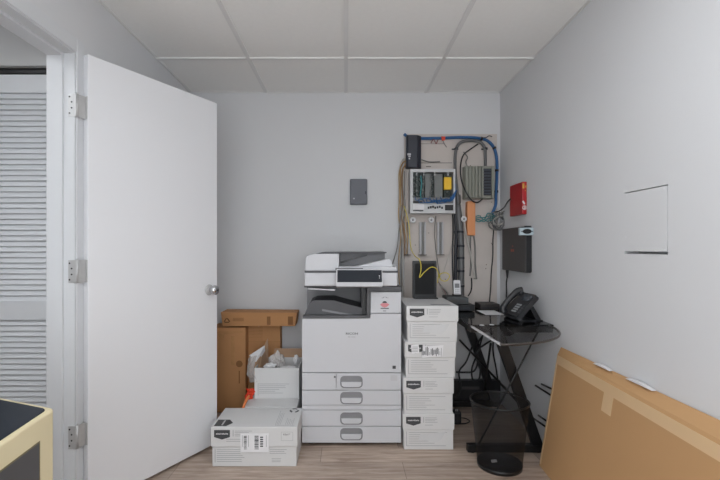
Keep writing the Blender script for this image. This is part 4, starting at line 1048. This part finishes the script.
# things under the desk
t = thing('equipment_case', 'low black equipment case on the floor under the glass desk', 'equipment case', (.93, 3.3, 0))
obj('case', MB().box(.70, 1.16, 3.30, 3.356, 0, .185, .004), BLACKP, t)
obj('handle', MB().box(.86, 1.0, 3.296, 3.30, .12, .14, .001, 1), DARKBX, t)
obj('latch', MB().box(.76, .79, 3.296, 3.30, .13, .165), DARKBX, t)
p = at(456.5, 424, 2.95)
t = thing('power_adapter', 'black power adapter on the floor behind the paper box stack', 'adapter', (p.x, 2.95, 0))
obj('brick', MB().box(p.x - .03, p.x + .03, 2.93, 2.99, 0, .088, .012), BLACKP, t)
obj('prongs', MB().box(p.x - .008, p.x - .003, 2.945, 2.95, .088, .1).box(p.x + .003, p.x + .008, 2.945, 2.95, .088, .1), STEEL, t)
for lab, ps, yy in (('black cable hanging from desk edge to the floor by the paper boxes', [(472, 347), (466, 362), (459, 372), (461, 388), (456, 398)], 3.24),
                    ('black cable looping low under the glass desk', [(456, 372), (464, 372.4), (474, 371), (478, 360), (477, 345), (485, 333)], 3.225),
                    ('black cable with hanging loop at middle under the glass desk', [(483, 334), (478, 352), (472, 368), (473, 380), (479, 379), (480, 366), (476, 352), (484, 345), (495, 338)], 3.2),
                    ('thin black cable hanging straight behind the slanted desk leg', [(494, 335), (493, 350), (496, 368), (498, 382)], 3.3)):
    cable('desk_cable', lab, 'cable', [at(a, b, yy - .004 * i) for i, (a, b) in enumerate(ps)], .0065, BLACKC, 'black cables under the desk')
cable('floor_wire', 'thin black wire curled on the floor beside the power adapter', 'cable', [(p.x + .02, 2.93, .01), (p.x + .06, 2.95, .004), (p.x + .10, 2.99, .004), (p.x + .08, 3.04, .004), (p.x + .03, 3.05, .004), (p.x + .02, 3.1, .004)], .0035, BLACKC)

# ------------------------------------------------------------------ desk phone
t = thing('desk_phone', 'black office desk phone with handset on the glass desk', 'telephone', (1.008, 2.66, DZ), R(-85))
t.scale = (.93, .93, .93)
# local: x to the phone's right, y away from the user, z up
tilt = R(47)
Mp = Matrix.Translation((0, .0, .012)) @ Matrix.Rotation(tilt, 4, 'X')
PH = mat('phone_black', (44, 45, 48), .42, var=.06); PHG = mat('phone_grey', (84, 86, 90), .5)
obj('body', MB().prism(rrect(-.105, .105, 0, .185, .012), 'z', .0, .03, M=Mp, bev=.004), PH, t, local=True)
obj('front_lip', MB().box(-.108, .108, -.012, .012, .004, .026, .005), PH, t, local=True)
obj('edge_line', MB().box(-.095, .1, -.0125, -.0115, .012, .018), PHG, t, local=True)
obj('screen', MB().box(-.01, .085, .125, .172, .0295, .032, M=Mp), mat('phone_screen', (78, 82, 88), .2), t, local=True)
q = MB()
for i in range(4):
    for j in range(3):
        q.box(-.012 + j * .021, .003 + j * .021, .026 + i * .018, .037 + i * .018, .0295, .034, M=Mp)
obj('keypad', q, mat('key_print', (150, 152, 155), .5), t, local=True)
q = MB()
for i in range(4): q.box(.072, .094, .026 + i * .018, .036 + i * .018, .0295, .033, M=Mp)
obj('side_keys', q, PHG, t, local=True)
q = MB().ring([Mp @ Vector(v) for v in ((-.073, .0, .04), (-.073, .015, .058), (-.073, .06, .066), (-.073, .12, .066), (-.073, .165, .06), (-.073, .188, .042))], lambda u: .0195 + .006 * abs(2 * u - 1) ** 2, 14)
hs = obj('handset', q, PH, t, local=True, label='black handset in its cradle')
for yy in (.008, .172): obj('earpiece', MB().cyl(Mp @ Vector((-.073, yy, .03)), Mp @ Vector((-.073, yy, .046)), .021, 16), PH, hs, local=True)
bkx = .185 * math.cos(tilt)
obj('stand', MB().prism([(.118, .004), (.148, .004), (.148, .012), (.100, .092), (.080, .078)], 'x', -.075, .075), BLACKP, t, local=True)
obj('stand_foot', MB().prism([(.0, 0), (.152, 0), (.152, .006), (.0, .006)], 'x', -.085, .095), BLACKP, t, local=True)

# ------------------------------------------------------------------ wire waste basket
bcx, bcy = X(499.5, 2.385), 2.385
t = thing('waste_basket', 'round black wire mesh waste basket on the floor before the desk', 'waste basket', (bcx, bcy, 0))
obj('mesh_wall', MB().lathe([(.1165, .02), (.1515, .352)], (bcx, bcy, 0), 56), MESHM, t)
obj('rim', MB().ring([(bcx + .152 * math.cos(R(a)), bcy + .152 * math.sin(R(a)), .354) for a in range(0, 360, 10)], .0048, 8, smooth=False, closed=True), BLACKM, t)
obj('base_band', MB().lathe([(0, .0), (.116, 0), (.1185, .022), (.117, .022), (.114, .004), (0, .004)], (bcx, bcy, 0), 56), BLACKM, t)
obj('bottom_liner', MB().lathe([(0, .0045), (.113, .0045), (.1165, .022), (.1155, .022), (.112, .006), (0, .006)], (bcx, bcy, 0), 48), BLACKP, t)
sp = at(494, 462, 2.37)
tag(obj('paper_scrap', MB().prism([(.797, 2.405), (.829, 2.412), (.834, 2.44), (.802, 2.436)], 'z', .0062, .0078), PAPER), 'small white paper scrap at the bottom of the wire waste basket', 'paper scrap')

# ------------------------------------------------------------------ large flat carton leaning on the right wall
t = thing('flat_carton', 'large flat tan carton leaning on its edge against the right wall', 'cardboard box', (1.09, 1.6, 0))
yf_, yn_ = 2.39, .95
def sec(u):      # cross-section, u = 0 far end .. 1 near end
    fb = 1.05 + (.985 - 1.05) * u; ft_ = 1.148 + (1.085 - 1.148) * u
    fz_ = .60
    return [(fb, 0.0), (ft_, fz_), (ft_ + .006, fz_ + .012), (1.168, .642), (1.1735, .636), (fb + .055, 0)]
b = MB(); A = []
NS = 12
for i in range(NS + 1):
    u = i / NS; y = yf_ + (yn_ - yf_) * u
    A.append([b.bm.verts.new((p[0], y, p[1])) for p in sec(u)])
for i in range(NS):
    for k in range(6): b.bm.faces.new((A[i][k], A[i][(k + 1) % 6], A[i + 1][(k + 1) % 6], A[i + 1][k]))
b.bm.faces.new(A[0]); b.bm.faces.new(A[-1][::-1])
obj('body', b, KRAFT2, t)
def face_pt(u, v, off=.001):   # v up the front face
    s = sec(u); y = yf_ + (yn_ - yf_) * u
    fx_ = s[0][0] + (s[1][0] - s[0][0]) * v; fz2 = s[0][1] + (s[1][1] - s[0][1]) * v
    return Vector((fx_ - off, y, fz2 + off * .15))
def patch(u0, u1, v0, v1, off=.0012):
    mb = MB()
    mb.hexa([face_pt(u0, v0, 0), face_pt(u1, v0, 0), face_pt(u1, v0, off), face_pt(u0, v0, off), face_pt(u0, v1, 0), face_pt(u1, v1, 0), face_pt(u1, v1, off), face_pt(u0, v1, off)])
    return mb
obj('tape', patch(.004, .996, .925, .999), TAPE, t, label='tape strip along the top edge')
obj('tape', patch(.335, .385, .795, .925, .0013), TAPE, t, label='short tape tab hanging from the top strip')
obj('tape', patch(.0, .012, .02, .924, .001), TAPE, t)
for i, (u0, u1) in enumerate(((.235, .325), (.40, .51))):
    q = MB()
    ya, yb2 = yf_ + (yn_ - yf_) * u0, yf_ + (yn_ - yf_) * u1
    q.prism([(ya, .6425), (yb2, .6425), (yb2 + .03, .648), ((ya + yb2) / 2, .652), (ya - .015, .647)], 'x', 1.150, 1.1685)
    obj('torn_label', q, PAPER, t, label='torn white paper edge')

# folded black stand behind the carton
t = thing('folded_stand', 'black metal prongs of a folded stand poking out behind tan carton', 'stand', (1.155, 2.44, 0))
obj('upright', MB().box(1.148, 1.172, 2.425, 2.45, 0, .40, .002, 1), BLACKM, t)
for (pa, pb) in (((535.5, 385.5), (552, 396)), ((543.5, 384.2), (554, 390)), ((538.5, 415.5), (548, 422)), ((533, 418), (546, 427))):
    a_, b_ = at(*pa, 2.62), at(*pb, 2.46)
    a_.x = min(a_.x, 1.165); b_.x = min(b_.x, 1.165)
    obj('prong', MB().cyl(a_, b_, .0055, 10).cyl(b_, (1.16, 2.44, b_.z - .01), .0055, 10), BLACKM, t)

# ------------------------------------------------------------------ beige machine at the lower left
mx1, my1, myn = -.716, 1.08, .62
mx0 = -1.13
def top(x, y, d=0): return .788 - .20 * (x - mx1) * 1.0 + .085 * (y - my1) + d
t = thing('beige_machine', 'beige metal cabinet with slanted black glass top at lower left', 'cabinet', ((mx0 + mx1) / 2, (my1 + myn) / 2, 0))
b = MB().hexa([(mx0, myn, .02), (mx1, myn, .02), (mx1, my1, .02), (mx0, my1, .02), (mx0, myn, top(mx0, myn)), (mx1, myn, top(mx1, myn)), (mx1, my1, top(mx1, my1)), (mx0, my1, top(mx0, my1))])
bmesh.ops.bevel(b.bm, geom=list(b.bm.edges), offset=.007, segments=3, affect='EDGES', profile=.5)
obj('cabinet_shell', b, BEIGE, t)
poly = rrect(mx0 + .01, mx1 - .008, myn + .012, my1 - .014, .012)
q = MB(); A = [q.bm.verts.new((p[0], p[1], top(p[0], p[1], .0016))) for p in poly]; B = [q.bm.verts.new((p[0], p[1], top(p[0], p[1], -.004))) for p in poly]
q.bm.faces.new(A); q.bm.faces.new(B[::-1])
for k in range(len(A)): q.bm.faces.new((A[k], B[k], B[(k + 1) % len(A)], A[(k + 1) % len(A)]))
obj('glass_top', q, mat('blue_black_glass', (27, 33, 42), .25, var=.1, spec=.25), t, label='black glass top panel')
ye = my1 - .055
zt_ = top(mx1, ye) - .058
fr_ = [(myn + .03, .12), (ye, .12), (ye, zt_), (myn + .03, zt_ - .085 * (ye - myn - .03))]
obj('side_window', MB().prism(fr_, 'x', mx1 - .004, mx1 + .0012), mat('grey_window', (74, 74, 76), .3, var=.08, nscale=5), t, label='dark grey inset side panel')
fr2 = [(myn + .024, .114), (ye + .004, .114), (ye + .004, zt_ + .004), (myn + .024, zt_ + .004 - .085 * (ye - myn - .03))]
obj('window_gasket', MB().prism(fr2, 'x', mx1 - .005, mx1 + .0007), mat('olive_gasket', (112, 104, 76), .5), t)
obj('foot', MB().box(mx0 + .02, mx0 + .07, myn + .02, myn + .07, 0, .021).box(mx1 - .07, mx1 - .02, myn + .02, myn + .07, 0, .021).box(mx0 + .02, mx0 + .07, my1 - .07, my1 - .02, 0, .021).box(mx1 - .07, mx1 - .02, my1 - .07, my1 - .02, 0, .021), BLACKP, t)

# ------------------------------------------------------------------ camera, world, view
cam = bpy.data.cameras.new('camera'); co = bpy.data.objects.new('camera', cam); COL.objects.link(co)
co.location = (0, 0, H); co.rotation_euler = (R(90), 0, 0)
cam.sensor_width = 36; cam.lens = 36 * F / 720
cam.shift_x = (360 - CX) / 720; cam.shift_y = (CY - 240) / 720
cam.clip_start = .02
sc.camera = co
wd = bpy.data.worlds.new('world'); sc.world = wd; wd.use_nodes = True
wd.node_tree.nodes['Background'].inputs[0].default_value = (.8, .85, .9, 1); wd.node_tree.nodes['Background'].inputs[1].default_value = .15
sc.view_settings.view_transform = 'Standard'; sc.view_settings.look = 'None'
sc.view_settings.gamma = 1; sc.view_settings.use_curve_mapping = False
sc.view_settings.exposure = 0.46
sc.cycles.use_denoising = True
sc.cycles.max_bounces = 10; sc.cycles.diffuse_bounces = 6; sc.cycles.transparent_max_bounces = 12
